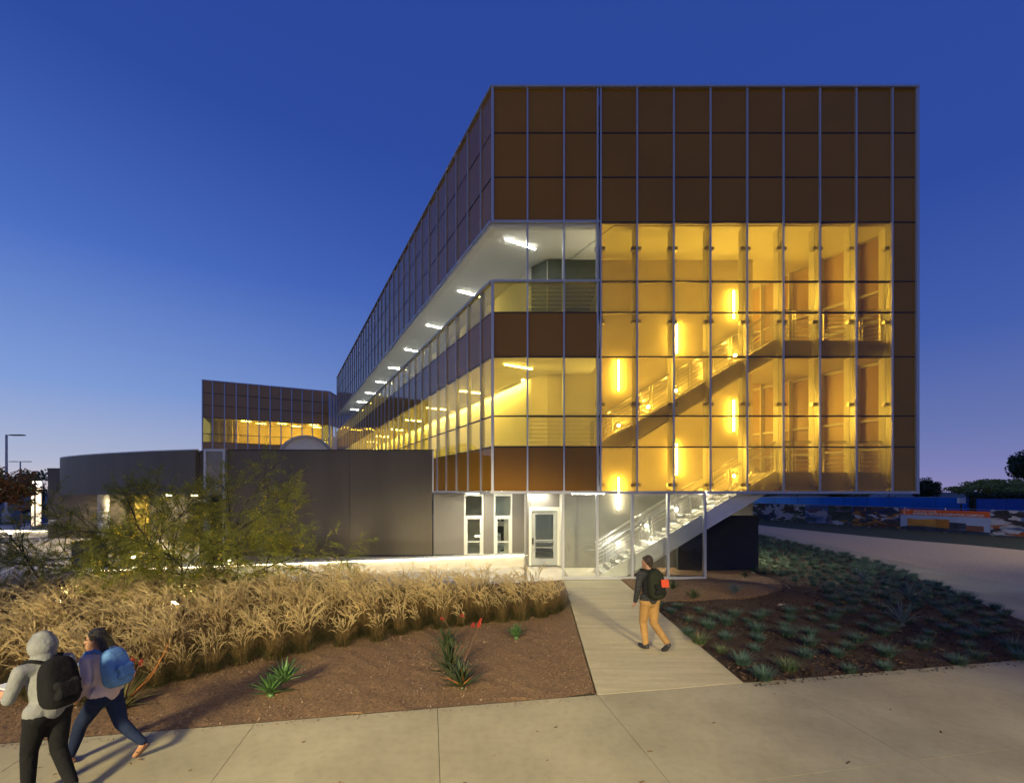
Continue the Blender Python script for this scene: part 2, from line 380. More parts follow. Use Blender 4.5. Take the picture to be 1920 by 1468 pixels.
# side wall
side_s = [0, .875]; 
while side_s[-1] < 44: side_s.append(side_s[-1]+1.251)
NS = len(side_s)-1; LS = side_s[-1]
for i in range(NS):
    s0, s1 = side_s[i], side_s[i+1]
    for j in (0,1,2): panel('spandrel_panel', office, A0, DV, s0, s1, ROWS[j+1], ROWS[j], 1, SP, tilt=.0035)
    for j in (4,5,6,7,8):
        if j == 8 and i > 6: continue
        panel('spandrel_panel' if j in (5,8) else 'glass_pane', office, A0, DV, s0, s1, ROWS[j+1], ROWS[j], 1, SP if j in (5,8) else YE, tilt=.0035)
for k, s in enumerate(side_s):
    if k: 
        mull('mullion', office, A0, DV, s, ROWS[3], ZT, 1, w=.05, proud=.05); mull('mullion', office, A0, DV, s, ZB, ROWS[4], 1, w=.05, proud=.05)
for j in (1,2,5,6,7,8): rail('transom', office, A0, DV, .05, LS, ROWS[j], 1, h=.035)
for j, z in ((0,ZT+.03),(3,ROWS[3]),(4,ROWS[4]),(9,ZB-.04)): rail('coping' if j == 0 else 'edge_trim', office, A0, DV, .0, LS, z, 1, h=.07, proud=.08, mat=M['alu'])
# right side wall, seen from inside through the stair glass
m_back = pmat('amber_backed_panel', (.46,.31,.10), .3, var=.05, scale=.5)
for i in range(9):
    s0, s1 = .1+i*1.25, .1+(i+1)*1.25
    for j in range(9): panel('spandrel_panel' if j < 3 else 'backed_panel', office, BR, DV, s0, s1, ROWS[j+1], ROWS[j], -1, SP if j < 3 else m_back)
    m_ = mull('mullion', office, BR, DV, s0, ZB, ZT, -1, w=.06, proud=.05, depth=.28, mat=M['steelw'])
for j in range(1,9): rail('transom', office, BR, DV, .1, 11.35, ROWS[j], -1, h=.09, depth=.16, mat=M['steelw'])
rail('coping', office, BR, DV, 0, 11.35, ZT+.03, -1, h=.07, proud=.08, mat=M['alu'])

# slabs, ceiling, back walls
def pin(a, s): p = A0+Vector((a,0,0))+DV*s; return (p.x,p.y)          # a metres in along the front, s metres back along the side
Wd = B0.x-A0.x
MB().prism([pin(.12,.12),pin(Wd-.12,.12),pin(Wd-.12,LS-.1),pin(.12,LS-.1)], 16.0, 16.2).build('roof', M['greywall'], office)
MB().prism([pin(.10,.13),pin(Wd-.12,.13),pin(Wd-.12,LS-.1),pin(.10,LS-.1)], ROWS[3]+.02, ROWS[3]+.22).build('soffit', M['soffit'], office)
ed = MB(); ed.prism([pin(-.02,.06),pin(.28,.30),pin(.28,LS),pin(-.02,LS)], ROWS[3]-.12, ROWS[3]+.0)
ed.prism([pin(.0,.05),pin(3.58,.05),pin(3.58,.30),pin(.3,.30)], ROWS[3]-.125, ROWS[3]-.004); ed.build('soffit_border', M['white'], office)
Zf2, Zf3 = 4.57, 9.14
YB = 18.1                                 # back wall of the stair hall
XC = 9.5                                  # right end of the core
inn = 3.1                                 # corridor width along the front direction
def cw(s): p = A0+Vector((inn,0,0))+DV*s; return p
c0 = cw((18.75-YF)/DV.y); 
bw = MB(); bw.box(1.38,XC,YB,YB+.2,Zf2-.3,ROWS[3]); bw.box(1.98,XC,YB+.01,YB+.19,-.05,Zf2-.3); bw.build('hall_back_wall', M['hallwall'], office)
MB().box(1.42,3.55,YB-.02,YB+.18,Zf3+.01,ROWS[3]-.01).build('hall_wall_finish', M['greenwall'], office)
MB().box(1.99,XC+.003,YB-.012,YB+.19,-.04,2.96).build('ground_wall_finish', M['greyplas'], office)
MB().prism([(1.42,YB-.02),(1.42,YB+.2),(c0.x+.1,c0.y+.1),(c0.x,c0.y)], Zf3, ROWS[3]).build('corner_wall', M['greenwall'], office)
MB().prism([(1.42,YB-.02),(1.42,YB+.2),(c0.x+.1,c0.y+.1),(c0.x,c0.y)], Zf2, Zf3-.35).build('corner_wall', M['hallwall'], office)
ce = cw(42/1)
MB().prism([(c0.x,c0.y),(c0.x+.2,c0.y),(ce.x+.2,ce.y),(ce.x,ce.y)], Zf2, ROWS[3]).build('corridor_wall', M['plaster'], office)
# the core's right face, the cross wall far behind the landings
k1 = Vector((XC,YB,0)); k2 = k1+DV*9
MB().prism([(k1.x-.11,k1.y+.205),(k2.x,k2.y),(k2.x-.2,k2.y),(k1.x-.31,k1.y+.205)], -.05, ROWS[3]).build('core_side_wall', M['hallwall'], office)
k3 = B0+DV*11.35
MB().prism([(k2.x,k2.y),(k3.x,k3.y+.4),(k3.x,k3.y+.6),(k2.x,k2.y+.2)], 3.0, ROWS[3]).build('cross_wall', M['hallwall'], office)
for nm, zf, th in (('second_floor_slab',Zf2,.34),('third_floor_slab',Zf3,.34)):
    MB().prism([pin(.16,.18),(3.1,YF+.16),(3.1,YB),(2.0,YB),(c0.x,c0.y),(ce.x,ce.y),pin(.16,42)], zf-th, zf).build('floor_slab', M['plaster'], office)
MB().prism([pin(.16,.3),(3.1,YF+.25),(3.1,YB),(1.9,YB),(c0.x,c0.y),(ce.x,ce.y),pin(.16,42)], 7.62, 7.70).build('corridor_ceiling', M['plaster'], office)
MB().prism([pin(.05,.1),(2.0,YF+.1),(2.0,YB),(.9,18.75),(.8,21.5),pin(0.05,7.0)], ZB+.05, ZB+.12).build('ground_soffit', M['plaster'], office)
MB().prism([pin(4.3,.25),pin(Wd-.2,.25),pin(Wd-.2,11),pin(4.3,11)], ROWS[3]-.02, ROWS[3]+.01).build('hall_ceiling', M['soffit'], office)
# mullion fins inside the glass with their clips
for k in range(4,13):
    x = front_x[k]
    MB().box(x-.032,x+.032,YF+.21,YF+.50,ZB+.1,ROWS[3]-.05).build('fin', M['steelw'], office)
    for v in (464,602,757,909):
        MB().box(x-.17,x+.17,YF+.055,YF+.20,ZF(v)-.055,ZF(v)+.055).build('fin_clip', M['steel'], office)
for k in (1,2):
    x = front_x[k]
    for z0, z1 in ((Zf2,7.6),(Zf3,ROWS[3])): MB().box(x-.03,x+.03,YF+.21,YF+.36,z0,z1-.1).build('fin', M['steelw'], office)

# stairs
XS0, XS1 = 3.14, 9.25; Y0, Y1 = YF+.34, YF+1.72
m_tread = pmat('stair_tread', (.55,.53,.48), .7, var=.08, scale=6)
m_str = pmat('stair_stringer_paint', (.78,.76,.72), .45, var=.05)
def flight(zs, ze):
    n = 22; run = (XS1-XS0)/n; rise = (ze-zs)/n
    st = MB(); sl = Vector((XS1-XS0,0,ze-zs))
    for y in (Y0,Y1-.06):
        vs = []
        for yy in (y,y+.06): vs += [(XS0-.05,yy,zs+.10),(XS1,yy,ze+.10),(XS1,yy,ze-.52),(XS0+.75,yy,zs),(XS0-.05,yy,zs)]
        st.add(vs, [(0,1,2,3,4),(9,8,7,6,5),(0,5,6,1),(1,6,7,2),(2,7,8,3),(3,8,9,4),(4,9,5,0)])
    st.add([(XS0+.9,Y0+.06,zs+.02),(XS1,Y0+.06,ze-.45),(XS1,Y1-.06,ze-.45),(XS0+.9,Y1-.06,zs+.02),(XS0+.9,Y0+.06,zs-.02),(XS1,Y0+.06,ze-.49),(XS1,Y1-.06,ze-.49),(XS0+.9,Y1-.06,zs-.02)],
           [(0,1,2,3),(7,6,5,4),(0,4,5,1),(2,6,7,3)])
    stair = st.build('staircase', m_str, office)
    for k in range(n):
        x = XS0+k*run; z = zs+(k+1)*rise
        tb = MB(); tb.box(x,x+run+.03,Y0+.062,Y1-.062,z-.05,z); tb.box(x+.005,x+.02,Y0+.062,Y1-.062,z-rise,z-.05); tb.build('tread', m_tread, stair)
    return stair
def guard(p, q, posts, parent=None, name='guard_rail', h=1.07, bars=7, double=True):
    p, q = Vector(p), Vector(q); mb = MB()
    for k in range(bars): z = .14+k*(h-.2)/(bars-1); mb.tube(p+Vector((0,0,z)), q+Vector((0,0,z)), .011, 6)
    mb.tube(p+Vector((0,0,h)), q+Vector((0,0,h)), .022, 8)
    g = mb.build(name, M['steel'], parent or office)
    for t in posts:
        c = p.lerp(q, t); pm = MB()
        dv = (q-p); dv.z = 0; dv.normalize()
        for o in ((-.05,.05) if double else (0,)): pm.beam(c+dv*o, c+dv*o+Vector((0,0,h)), .014, .05)
        pm.build('post', M['steel'], g)
    return g
for zs, ze in ((0,3.66),(Zf2,8.23)):
    flight(zs, ze)
    for y in (Y0+.03,Y1-.03): guard((XS0,y,zs+.05),(XS1,y,ze+.05),[.06,.28,.50,.73,.97])
    # landing with its front guard and a short flight on towards the floor behind
    lp = [(XS1,Y0),(B0.x-.5,Y0),(B0.x-.5-.457*4.2,Y0+.8895*4.2),(XC-.2,Y0+.8895*4.2),(XC-.0,YB-.02),(XS1,YB-.02)]
    MB().prism(lp, ze-.62, ze).build('landing', pmat('landing_fascia', (.45,.40,.33), .6, var=.05), office)
    guard((XS1+.05,Y0+.04,ze),(B0.x-.6,Y0+.04,ze),[.06,.14,.40,.68,.95])
    guard((B0.x-.55,Y0+.1,ze),(B0.x-.5-.457*4.1,Y0+.8895*4.1,ze),[.2,.6,.95])
    m2 = MB(); zf = Zf2 if zs == 0 else Zf3
    for k in range(5): m2.box(XC+.1-k*.1,XC+1.5-k*.1,20.0+k*.28,20.31+k*.28,ze+k*.183,ze+(k+1)*.183)
    m2.build('short_flight', m_tread, office)
    guard((XC+1.5,20.0,ze),(XC+1.1,21.4,zf),[.05,.95])
for zf in (Zf2,Zf3): guard((A0.x+1.25,YF+.42,zf),(3.05,YF+.42,zf),[.02,.5,.98])
guard((3.08,Y0,Zf3),(3.08,YB-.1,Zf3),[.05,.9]); guard((3.08,Y1,Zf2),(3.08,YB-.1,Zf2),[.05,.9])
# handrail stub at the foot of the stair and wall handrails
MB().path([(2.55,Y0+.1,.95),(2.9,Y0+.1,.95),(3.15,Y0+.1,1.0)], .022, 8).build('handrail', M['steel'], office)
for zs, ze in ((0,3.66),(Zf2,8.23)): MB().path([(XS0-.3,YB-.09,zs+.92),(XS0,YB-.09,zs+.95),(XS1,YB-.09,ze+.95)], .02, 8).build('handrail', M['steel'], office)
# ground floor screen in front of the stair
gx = [XF(1056),XF(1120),XF(1186),XF(1253),XF(1322)]; GZ0, GZ1 = .10, 2.93
for k in range(4):
    panel('screen_pane', office, O0, TX, gx[k], gx[k+1], GZ0, GZ1-.04, -1, M['clear'], rec=.03)
for x in gx: mull('screen_mullion', office, O0, TX, x, -.02, 2.915, -1, w=.075, proud=.03, depth=.12)
rail('screen_rail', office, O0, TX, gx[0], gx[4], .05, -1, h=.09, proud=.02, depth=.1, mat=M['alu'])
MB().box(XF(985)-.035,XF(985)+.035,YF+.05,YF+.15,-.05,2.92).build('corner_post', M['steel'], office)
# wall carrying the stair, its unlit look put into the dark colour
MB().prism([(6.3,17.42),(9.36,17.42),(9.36,17.62),(6.3,17.62)], -.05, 2.1).build('stair_support_wall', pmat('shaded_render', (.030,.030,.034), .8, var=.1, bump=.2, bscale=30), office)

# entrance door and the ground floor rooms under the overhang
YD = 18.55
dr = MB()
zt = 2.31; xa, xb = .69, 1.92
for x0, x1, z0, z1 in ((xa,xa+.09,0,zt),(xb-.09,xb,0,zt),(xa+.09,xb-.09,zt-.09,zt)): dr.box(x0,x1,YD-.06,YD+.06,z0,z1)
df = dr.build('door_frame', M['white'], office)
dl = MB(); x0, x1 = xa+.10, xb-.10
for a, b, c, d in ((x0,x0+.15,.02,zt-.1),(x1-.15,x1,.02,zt-.1),(x0+.15,x1-.15,zt-.24,zt-.1),(x0+.15,x1-.15,.02,.30),(x0+.15,x1-.15,1.00,1.05)): dl.box(a,b,YD-.025,YD+.025,c,d)
door = dl.build('door', pmat('grey_door_paint', (.36,.38,.38), .4, var=.04), office)
MB().box(x0+.15,x1-.15,YD-.008,YD+.008,.30,1.00).build('glass_pane', M['clear'], door); MB().box(x0+.15,x1-.15,YD-.008,YD+.008,1.05,zt-.24).build('glass_pane', M['clear'], door)
pb = MB(); pb.tube((x0+.08,YD-.09,.96),(x1-.2,YD-.09,.96),.018,8)
for x in (x0+.1,x1-.24): pb.tube((x,YD-.09,.96),(x,YD-.02,.96),.014,6)
pb.build('push_bar', M['steel'], door)
MB().box(x0+.015,x0+.085,YD-.07,YD-.024,.86,1.12).build('lock_box', M['dark'], door)
MB().box(x0+.02,x1-.15,YD-.06,YD-.03,.72,.76).build('pull_handle', M['steel'], door)
tr = MB(); tr.box(xa,xb+.1,YD-.04,YD+.05,zt+.003,zt+.06); tr.build('transom_bar', M['white'], office)
MB().box(xa+.02,xb,YD,YD+.03,zt+.06,2.95).build('transom_panel', M['greywall'], office)
# door jamb return, right wall of the lobby
MB().prism([(xb+.0,YD+.05),(xb+.06,YD+.05),(2.06,YB-.02),(1.97,YB-.06)], .0, 2.95).build('lobby_return', M['white'], office)
MB().box(xa-.06,xa,YD-.06,21.4,0,2.95).build('lobby_side_wall', M['greywall'], office)
MB().box(-.4,2.4,22.6,22.75,0,2.95).build('lobby_back_wall', M['plaster'], office)
YW = 21.4
def W1(u): return (u-960)*YW/F
wz = 2.86
segs = [(-3.66,W1(870)),(W1(906.5),W1(926)),(W1(960.5),xa-.06)]
for a, b in segs: MB().box(a,b,YW,YW+.18,.06,2.95).build('wall_panel', M['greywall'], office)
MB().box(-3.66,xa-.06,YW+.02,YW+.16,-.05,.058).build('plinth', M['plinth'], office)
for a, b in ((W1(870),W1(906.5)),(W1(926),W1(960.5))):
    wf = MB(); t = .075; zm = 1.80
    for x0, x1, z0, z1 in ((a,a+t,0,wz),(b-t,b,0,wz),(a+t,b-t,wz-t,wz),(a+t,b-t,zm,zm+t),(a+t,b-t,0,.1),(a+t,a+t+.09,.1,zm),(b-t-.09,b-t,.1,zm),(a+t+.09,b-t-.09,zm-.09,zm),(a+t+.09,b-t-.09,.62,.68)):
        wf.box(x0,x1,YW-.05,YW+.1,z0,z1)
    wfr = wf.build('window', M['white'], office)
    MB().box(a+t,b-t,YW+.02,YW+.03,zm+t,wz-t).build('glass_pane', M['clear'], wfr)
    MB().box(a+t+.09,b-t-.09,YW+.02,YW+.03,.1,zm-.09).build('glass_pane', M['clear'], wfr)
# the computer room seen through the windows
rm = MB(); rm.box(-2.6,.55,25.2,25.3,0,3); rm.box(-2.7,-2.6,21.6,25.3,0,3); rm.box(-1.28,-1.2,21.6,25.3,0,3); rm.box(.5,.6,21.6,25.3,0,3); rm.box(-2.7,.6,21.6,25.3,2.96,3.02); rm.box(-2.7,.6,21.6,25.3,-.1,.0)
rm.build('room_wall', M['plaster'], office)
# light fittings
TUBE = emit('tube_light', (1,.85,.50), 125); COOL = emit('cool_linear_light', (1,.98,.84), 95); WARM = emit('warm_linear_light', (1,.82,.5), 22); STAR = emit('step_light', (1,.88,.62), 1700)
for u, va, vb in ((1376,545,597),(1269,605,662),(1160,675,732),(1376,750,808),(1269,832,890),(1160,895,955)):
    a, b = P(u,va,YB-.08), P(u,vb,YB-.08)
    lg = MB().box(a.x-.05,a.x+.05,YB-.05,YB-.001,b.z-.03,a.z+.03).build('wall_light', M['white'], office)
    MB().tube(a, b, .038, 10).build('tube', TUBE, lg)
for u, v in ((1159,1018),(1212,985),(1268,955),(1160,798),(1215,763),(1268,733),(1325,700),(1378,667),(1325,923),(1376,892),(1508,886),(1575,884)):
    y = YB-.05 if u < 1450 else YB+.9
    a = P(u,v,y); lg = MB().tube((a.x,y+.045,a.z),(a.x,y-.01,a.z),.07,14).build('step_light', M['steel'], office)
    MB().tube((a.x,y-.012,a.z),(a.x,y-.03,a.z),.05,14).build('lens', STAR, lg)
for zz in (5.6,10.2):  # hidden tubes added on the core wall to brighten the right void
    for ss in (1.6,4.2):
        q_ = k1+DV*ss+Vector((.03,0,0)); lg = MB().box(q_.x-.01,q_.x+.03,q_.y-.06,q_.y+.06,zz-.05,zz+1.3).build('wall_light', M['white'], office)
        MB().tube((q_.x+.07,q_.y,zz),(q_.x+.07,q_.y,zz+1.25),.038,10).build('tube', TUBE, lg)
def linear(s, a, z, ln, mat, w=.06, name='ceiling_light'):
    p = A0+Vector((a,0,0))+DV*s; d = Vector((.85,.53,0)); n = Vector((-.53,.85,0)); c = p+d*ln/2; c.z = z
    f = MB().obox(c, d*ln/2, n*w/2, (0,0,.012)).build(name, M['white'], office)
    c2 = c.copy(); c2.z = z-.019
    MB().obox(c2, d*(ln/2-.01), n*(w/2-.006), (0,0,.006)).build('diffuser', mat, f)
for k in range(9): linear(1.15+k*4.85, .95, ROWS[3]+.008, 1.35, COOL)
WARMC = emit('corridor_light', (1,.90,.58), 240)
for k in range(7): linear(1.15+k*4.85, .95, 7.607, 1.2, WARMC)
# added light cove, hidden behind an added lip, washes the inner corridor wall
COVE = emit('added_cove_light', (1,.88,.54), 115)
for zc in (7.62, ROWS[3]):
    a_, b_ = cw((18.75-YF)/DV.y+.3), cw(41); nn = Vector((-DV.y,DV.x,0)).normalized()*-1
    nn = Vector((-.8895,-.457,0))
    if zc < 8:
        lf = MB().beam(Vector((a_.x,a_.y,zc-.09))+nn*.30, Vector((b_.x,b_.y,zc-.09))+nn*.30, .02, .17).build('added_cove_lip', M['white'], office)
        MB().beam(Vector((a_.x,a_.y,zc-.03))+nn*.20, Vector((b_.x,b_.y,zc-.03))+nn*.20, .06, .03).build('added_cove_light', COVE, lf)
ENTRY = emit('entry_light', (1,.95,.74), 95)
# strips of light under the overhang by the windows and door
for u0, u1, y in ((874,900,20.6),(907,956,20.3),(970,1028,18.3)):
    a, b = (u0-960)*y/F, (u1-960)*y/F
    lf = MB().box(a,b,y-.08,y+.08,2.93,2.975).build('ceiling_light', M['white'], office)
    MB().box(a+.02,b-.02,y-.06,y+.06,2.905,2.928).build('diffuser', ENTRY, lf)
for x, y in ((-1.9,23),(-.4,23),(1.2,20.8)):
    lf = MB().box(x-.3,x+.3,y-.3,y+.3,2.92,2.955).build('ceiling_light', M['white'], office); MB().box(x-.27,x+.27,y-.27,y+.27,2.905,2.918).build('diffuser', emit('room_light', (.86,1,.94), 14 if x > -1.5 else 1.5), lf)

lf = MB().box(2.15,3.35,16.5,16.66,2.93,2.985).build('ceiling_light', M['white'], office); MB().box(2.17,3.33,16.52,16.64,2.905,2.928).build('diffuser', COOL, lf)
# ================================================================ curved single-storey building
curved = thing('curved_building', 'low dark building with a rounded overhanging end and flat roof behind the wispy tree', 'building', (-14,26,0))
ZR = 4.89; ZO = 2.83; BW = M['bronzewall']
cp = [(-14.5,21.25),(-16.8,21.85),(-19,22.7),(-21.7,23.9),(-23.9,25.1),(-25.5,26.1),(-26.6,27.2),(-27.2,28.4),(-27.3,29.8),(-27,31.2)]
# straight front wall in panels with fine joints
for a, b in ((-13.22,-11.5),(-11.5,-7.55),(-7.55,-3.70)):
    MB().box(a+.006,b-.006,21.32,21.5,.06,ZR).build('wall_panel', BW, curved)
MB().box(-13.2,-3.72,21.4,21.55,.0,ZR-.05).build('wall_core', M['dark'], curved)
MB().box(-13.2,-3.7,21.36,21.5,-.1,.055).build('plinth', M['plinth'], curved)
MB().box(-3.70,-3.64,21.28,21.36,ZB-.0,ZR).build('corner_trim', M['alu'], curved)
pl = cp+[(-14,40),(-8,40)]+[(-12.6,21.5)]
MB().prism([(-3.66,21.45),(-12.6,21.45),(-14.5,21.45)]+cp[1:]+[(-24,36),(-17,36),(-11.5,36)], ZR-.22, ZR-.06).build('roof', M['dark'], curved)
# rounded overhanging band, panel by panel
def off(poly, d):
    out = []
    for k in range(len(poly)):
        a = Vector((*poly[max(k-1,0)],0)); b = Vector((*poly[min(k+1,len(poly)-1)],0)); t = (b-a).normalized()
        out.append((poly[k][0]-t.y*d*-1, poly[k][1]+t.x*d*-1))
    return out
ci = off(cp, .2)
fine = []
for k in range(len(cp)-1):
    for j in range(3): fine.append(tuple(Vector(cp[k]).lerp(Vector(cp[k+1]), j/3)))
fine.append(cp[-1])
def smooth(p, n=3):
    for _ in range(n): p = [p[0]]+[((p[k-1][0]+2*p[k][0]+p[k+1][0])/4,(p[k-1][1]+2*p[k][1]+p[k+1][1])/4) for k in range(1,len(p)-1)]+[p[-1]]
    return p
fine = smooth(fine); fin2 = off(fine, -.18)
grp = [0,6,12,18,22,27]
for g in range(len(grp)-1):
    a, b = grp[g], grp[g+1]
    pts = fine[a:b+1]; inn_ = fin2[a:b+1]
    MB().prism(pts+inn_[::-1], ZO, ZR).build('band_panel', BW, curved)
MB().prism(fine+[(-22,33),(-14.5,30)], ZO+.02, ZO+.1).build('overhang_soffit', M['greywall'], curved)
MB().prism(fine+fin2[::-1], ZR+.002, ZR+.05).build('roof_edge', M['alu'], curved)
MB().box(-13.2,-3.68,21.30,21.52,ZR+.002,ZR+.05).build('roof_edge', M['dark'], curved)
# framed portal with a grey panel
pf = MB(); u2x = lambda u, y: (u-960)*y/F
xa, xb = u2x(380.5,21.1), u2x(420.5,21.1)
pf.box(xa,xa+.10,21.14,21.5,-.05,ZR+.06); pf.box(xb-.10,xb,21.14,21.5,-.05,ZR+.06); pf.box(xa+.1,xb-.1,21.14,21.5,ZR-.04,ZR+.06)
MB().box(-14.52,xa-.01,21.3,21.5,-.05,ZR).build('wall_panel', BW, curved)
por = pf.build('portal_frame', M['alu'], curved)
MB().box(xa+.10,xb-.10,21.2,21.3,ZO+.02,ZR-.04).build('portal_panel', M['greyplas'], por)
MB().box(xa+.10,xb-.10,21.3,21.33,.1,ZO).build('glass_pane', M['clear'], por)
MB().box(-14.6,-12.5,21.62,21.75,-.05,ZR-.1).build('wall_core', M['dark'], curved)
# recessed wall under the overhang, columns
MB().prism([(-30.05,29.7),(-24,29.7),(-24,29.9),(-30.05,29.9)], -.05, 4.5).build('wall_panel', BW, curved)
MB().prism([(-24,29.7),(-14.6,25.2),(-14.4,25.4),(-23.9,29.95)], -.05, ZO).build('wall_panel', BW, curved)
MB().prism([(-14.5,21.5),(-14.3,21.5),(-14.3,25.5),(-14.5,25.5)], -.05, ZO).build('wall_panel', BW, curved)
for x, y in ((-22.8,25.6),): MB().tube((x,y,-.05),(x,y,ZO+.05),.26,20).build('column', M['steelw'], curved, smooth=False)
MB().box(-20.3,-19.9,24.2,25.2,-.05,ZO+.02).build('pier', pmat('mustard_render', (.42,.30,.05), .7, var=.08), curved)
DOWN = emit('downlight', (1,.84,.5), 900)
for x, y in ((-25.2,28.3),(-23.6,26.6),(-21.4,26.2),(-18.6,24.9),(-16.2,23.4)):
    d_ = MB().tube((x,y,ZO-.03),(x,y,ZO+.03),.16,16).build('downlight', M['white'], curved); MB().tube((x,y,ZO-.045),(x,y,ZO-.032),.13,16).build('lens', DOWN, d_)
# round drum on the roof
dx, dy, dz, dr_ = u2x(574,27), 27.0, 4.72, 1.58
dm = MB(); ax = Vector((-.36,.92,.06)).normalized()
c = Vector((dx,dy,dz)); m_dome = pmat('pale_metal_cladding', (.88,.87,.82), .45, .0, var=.05, scale=3)
n = 48; a_ = Vector((ax.y,-ax.x,0)).normalized(); b_ = a_.cross(ax)*-1
def rg(cc, r): return [cc+(a_*math.cos(2*PI*k/n)+b_*math.sin(2*PI*k/n))*r for k in range(n)]
dm.add(rg(c+ax*.12,dr_-.17)+[c+ax*.06], [(k,(k+1)%n,n) for k in range(n)])
dr0 = dm.build('roof_drum', m_dome, curved)
dk = MB(); prof = [(.12,dr_-.165),(.0,dr_-.15),(0,dr_),(.6,dr_),(1.5,dr_-.02)]
vs = []; fs = []
for k_, (t_0, r_) in enumerate(prof): vs += rg(c+ax*t_0, r_)
for k_ in range(len(prof)-1): fs += [(k_*n+j,k_*n+(j+1)%n,(k_+1)*n+(j+1)%n,(k_+1)*n+j) for j in range(n)]
dk.add(vs, fs); dk.build('drum_rim', pmat('blue_grey_metal', (.36,.38,.42), .35, .4, var=.04), dr0, smooth=False)
MB().beam(c+ax*.055+b_*-.6, c+ax*.085+b_*(dr_-.2), .02, .02).build('drum_seam', M['dark'], dr0)
for sx_ in (-1.35, 1.3): MB().ball((dx+sx_,26.4,4.72),.36,1.5,.9,.95,14,8).build('roof_vent', M['plinth'], curved, smooth=True)

# ================================================================ the matching wing far behind
wing = thing('wing_building', 'distant glazed wing with bronze panels above one lit amber floor, beyond the low roof', 'building', (-30,66,0))
PL, PR = Vector((-38.2,56.6,0)), Vector((-25.2,63.2,0)); wt = (PR-PL).normalized(); SPW = pmat('lit_bronze_panel', (.52,.27,.08), .08, var=.05, scale=.3); LW = (PR-PL).length  # wing bronze coloured lighter and oranger, standing for interior light glowing through
ws = [0,1.06]; 
while len(ws) < 11: ws.append(ws[-1]+(LW-2.0)/9.93)
ws += [LW-.98+.12, LW] if LW-.9 > ws[-1]+.4 else [LW]
WR = [16.68,15.17,13.67,12.14,10.13,9.08,7.57]
for i in range(len(ws)-1):
    for j in range(6):
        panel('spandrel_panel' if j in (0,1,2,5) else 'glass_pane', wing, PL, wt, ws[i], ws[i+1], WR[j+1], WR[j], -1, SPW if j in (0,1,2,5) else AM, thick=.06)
for s in ws: mull('mullion', wing, PL, wt, s, 4, 16.68, -1, w=.13, proud=.1)
for z in WR[1:6]: rail('transom', wing, PL, wt, .06, LW, z, -1, h=.07)
rail('coping', wing, PL, wt, -.05, LW+.05, 16.72, -1, h=.12, proud=.12, mat=M['alu'])
w2 = Vector((-.035,1,0)).normalized()
for i in range(9):
    for j in range(6):
        if j == 3 and i > 0: continue
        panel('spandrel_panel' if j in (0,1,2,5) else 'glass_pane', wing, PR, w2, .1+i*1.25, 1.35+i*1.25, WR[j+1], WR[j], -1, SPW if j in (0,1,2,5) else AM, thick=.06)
    mull('mullion', wing, PR, w2, .1+i*1.25, 4, 16.68, -1, w=.1)
rail('coping', wing, PR, w2, 0, 11.4, 16.72, -1, h=.12, proud=.12, mat=M['alu'])
nb = Vector((-wt.y,wt.x,0))
def wq(s, d): p = PL+wt*s+nb*d; return (p.x,p.y)
MB().prism([wq(.1,.3),wq(LW-.3,.3),wq(LW-1.5,11),wq(.1,11)], 16.0, 16.2).build('roof', M['greywall'], wing)
MB().prism([wq(.1,.15),wq(LW-.2,.2),wq(LW-1,7),wq(.1,7)], 12.16, 12.3).build('soffit', M['soffit'], wing)
MB().prism([wq(.1,.2),wq(LW-.2,.2),wq(LW-1,7),wq(.1,7)], 8.8, 9.1).build('floor_slab', M['plaster'], wing)
MB().prism([wq(3.3,5),wq(LW-.6,5),wq(LW-.6,5.2),wq(3.3,5.2)], 9.1, 12.2).build('room_wall', M['hallwall'], wing)
MB().prism([wq(3.3,2.6),wq(3.5,2.6),wq(3.5,5),wq(3.3,5)], 9.1, 12.2).build('room_wall', M['hallwall'], wing)
MB().prism([wq(.1,6.8),wq(3.3,6.8),wq(3.3,7),wq(.1,7)], 9.1, 12.2).build('room_wall', M['hallwall'], wing)
for k in range(4):
    a = wq(.7+k*.75,2.2); MB().box(a[0]-.08,a[0]+.08,a[1]-.08,a[1]+.08,9.1,12.16).build('column', M['steelw'], wing)
p, q = wq(.3,1.4), wq(3.2,1.4); guard((p[0],p[1],9.15),(q[0],q[1],8.9),[.1,.5,.9],wing)
WL = emit('wing_light', (1,.86,.5), 85)
for s, d in ((4.6,1.0),(6.3,2.6),(8.8,1.4),(10.6,3.2),(12.7,.8),(13.2,3.0)):
    p, q = wq(s-.55,d), wq(s+.55,d); lf = MB().beam((p[0],p[1],12.13),(q[0],q[1],12.13),.16,.05).build('ceiling_light', M['white'], wing)
    MB().beam((p[0],p[1],12.085),(q[0],q[1],12.085),.13,.03).build('diffuser', WL, lf)
MB().prism([(-25.15,63.9),(-24.4,63.9),(-25.3,75),(-26,75)], 4, 10.6).build('recess_wall', M['white'], wing)

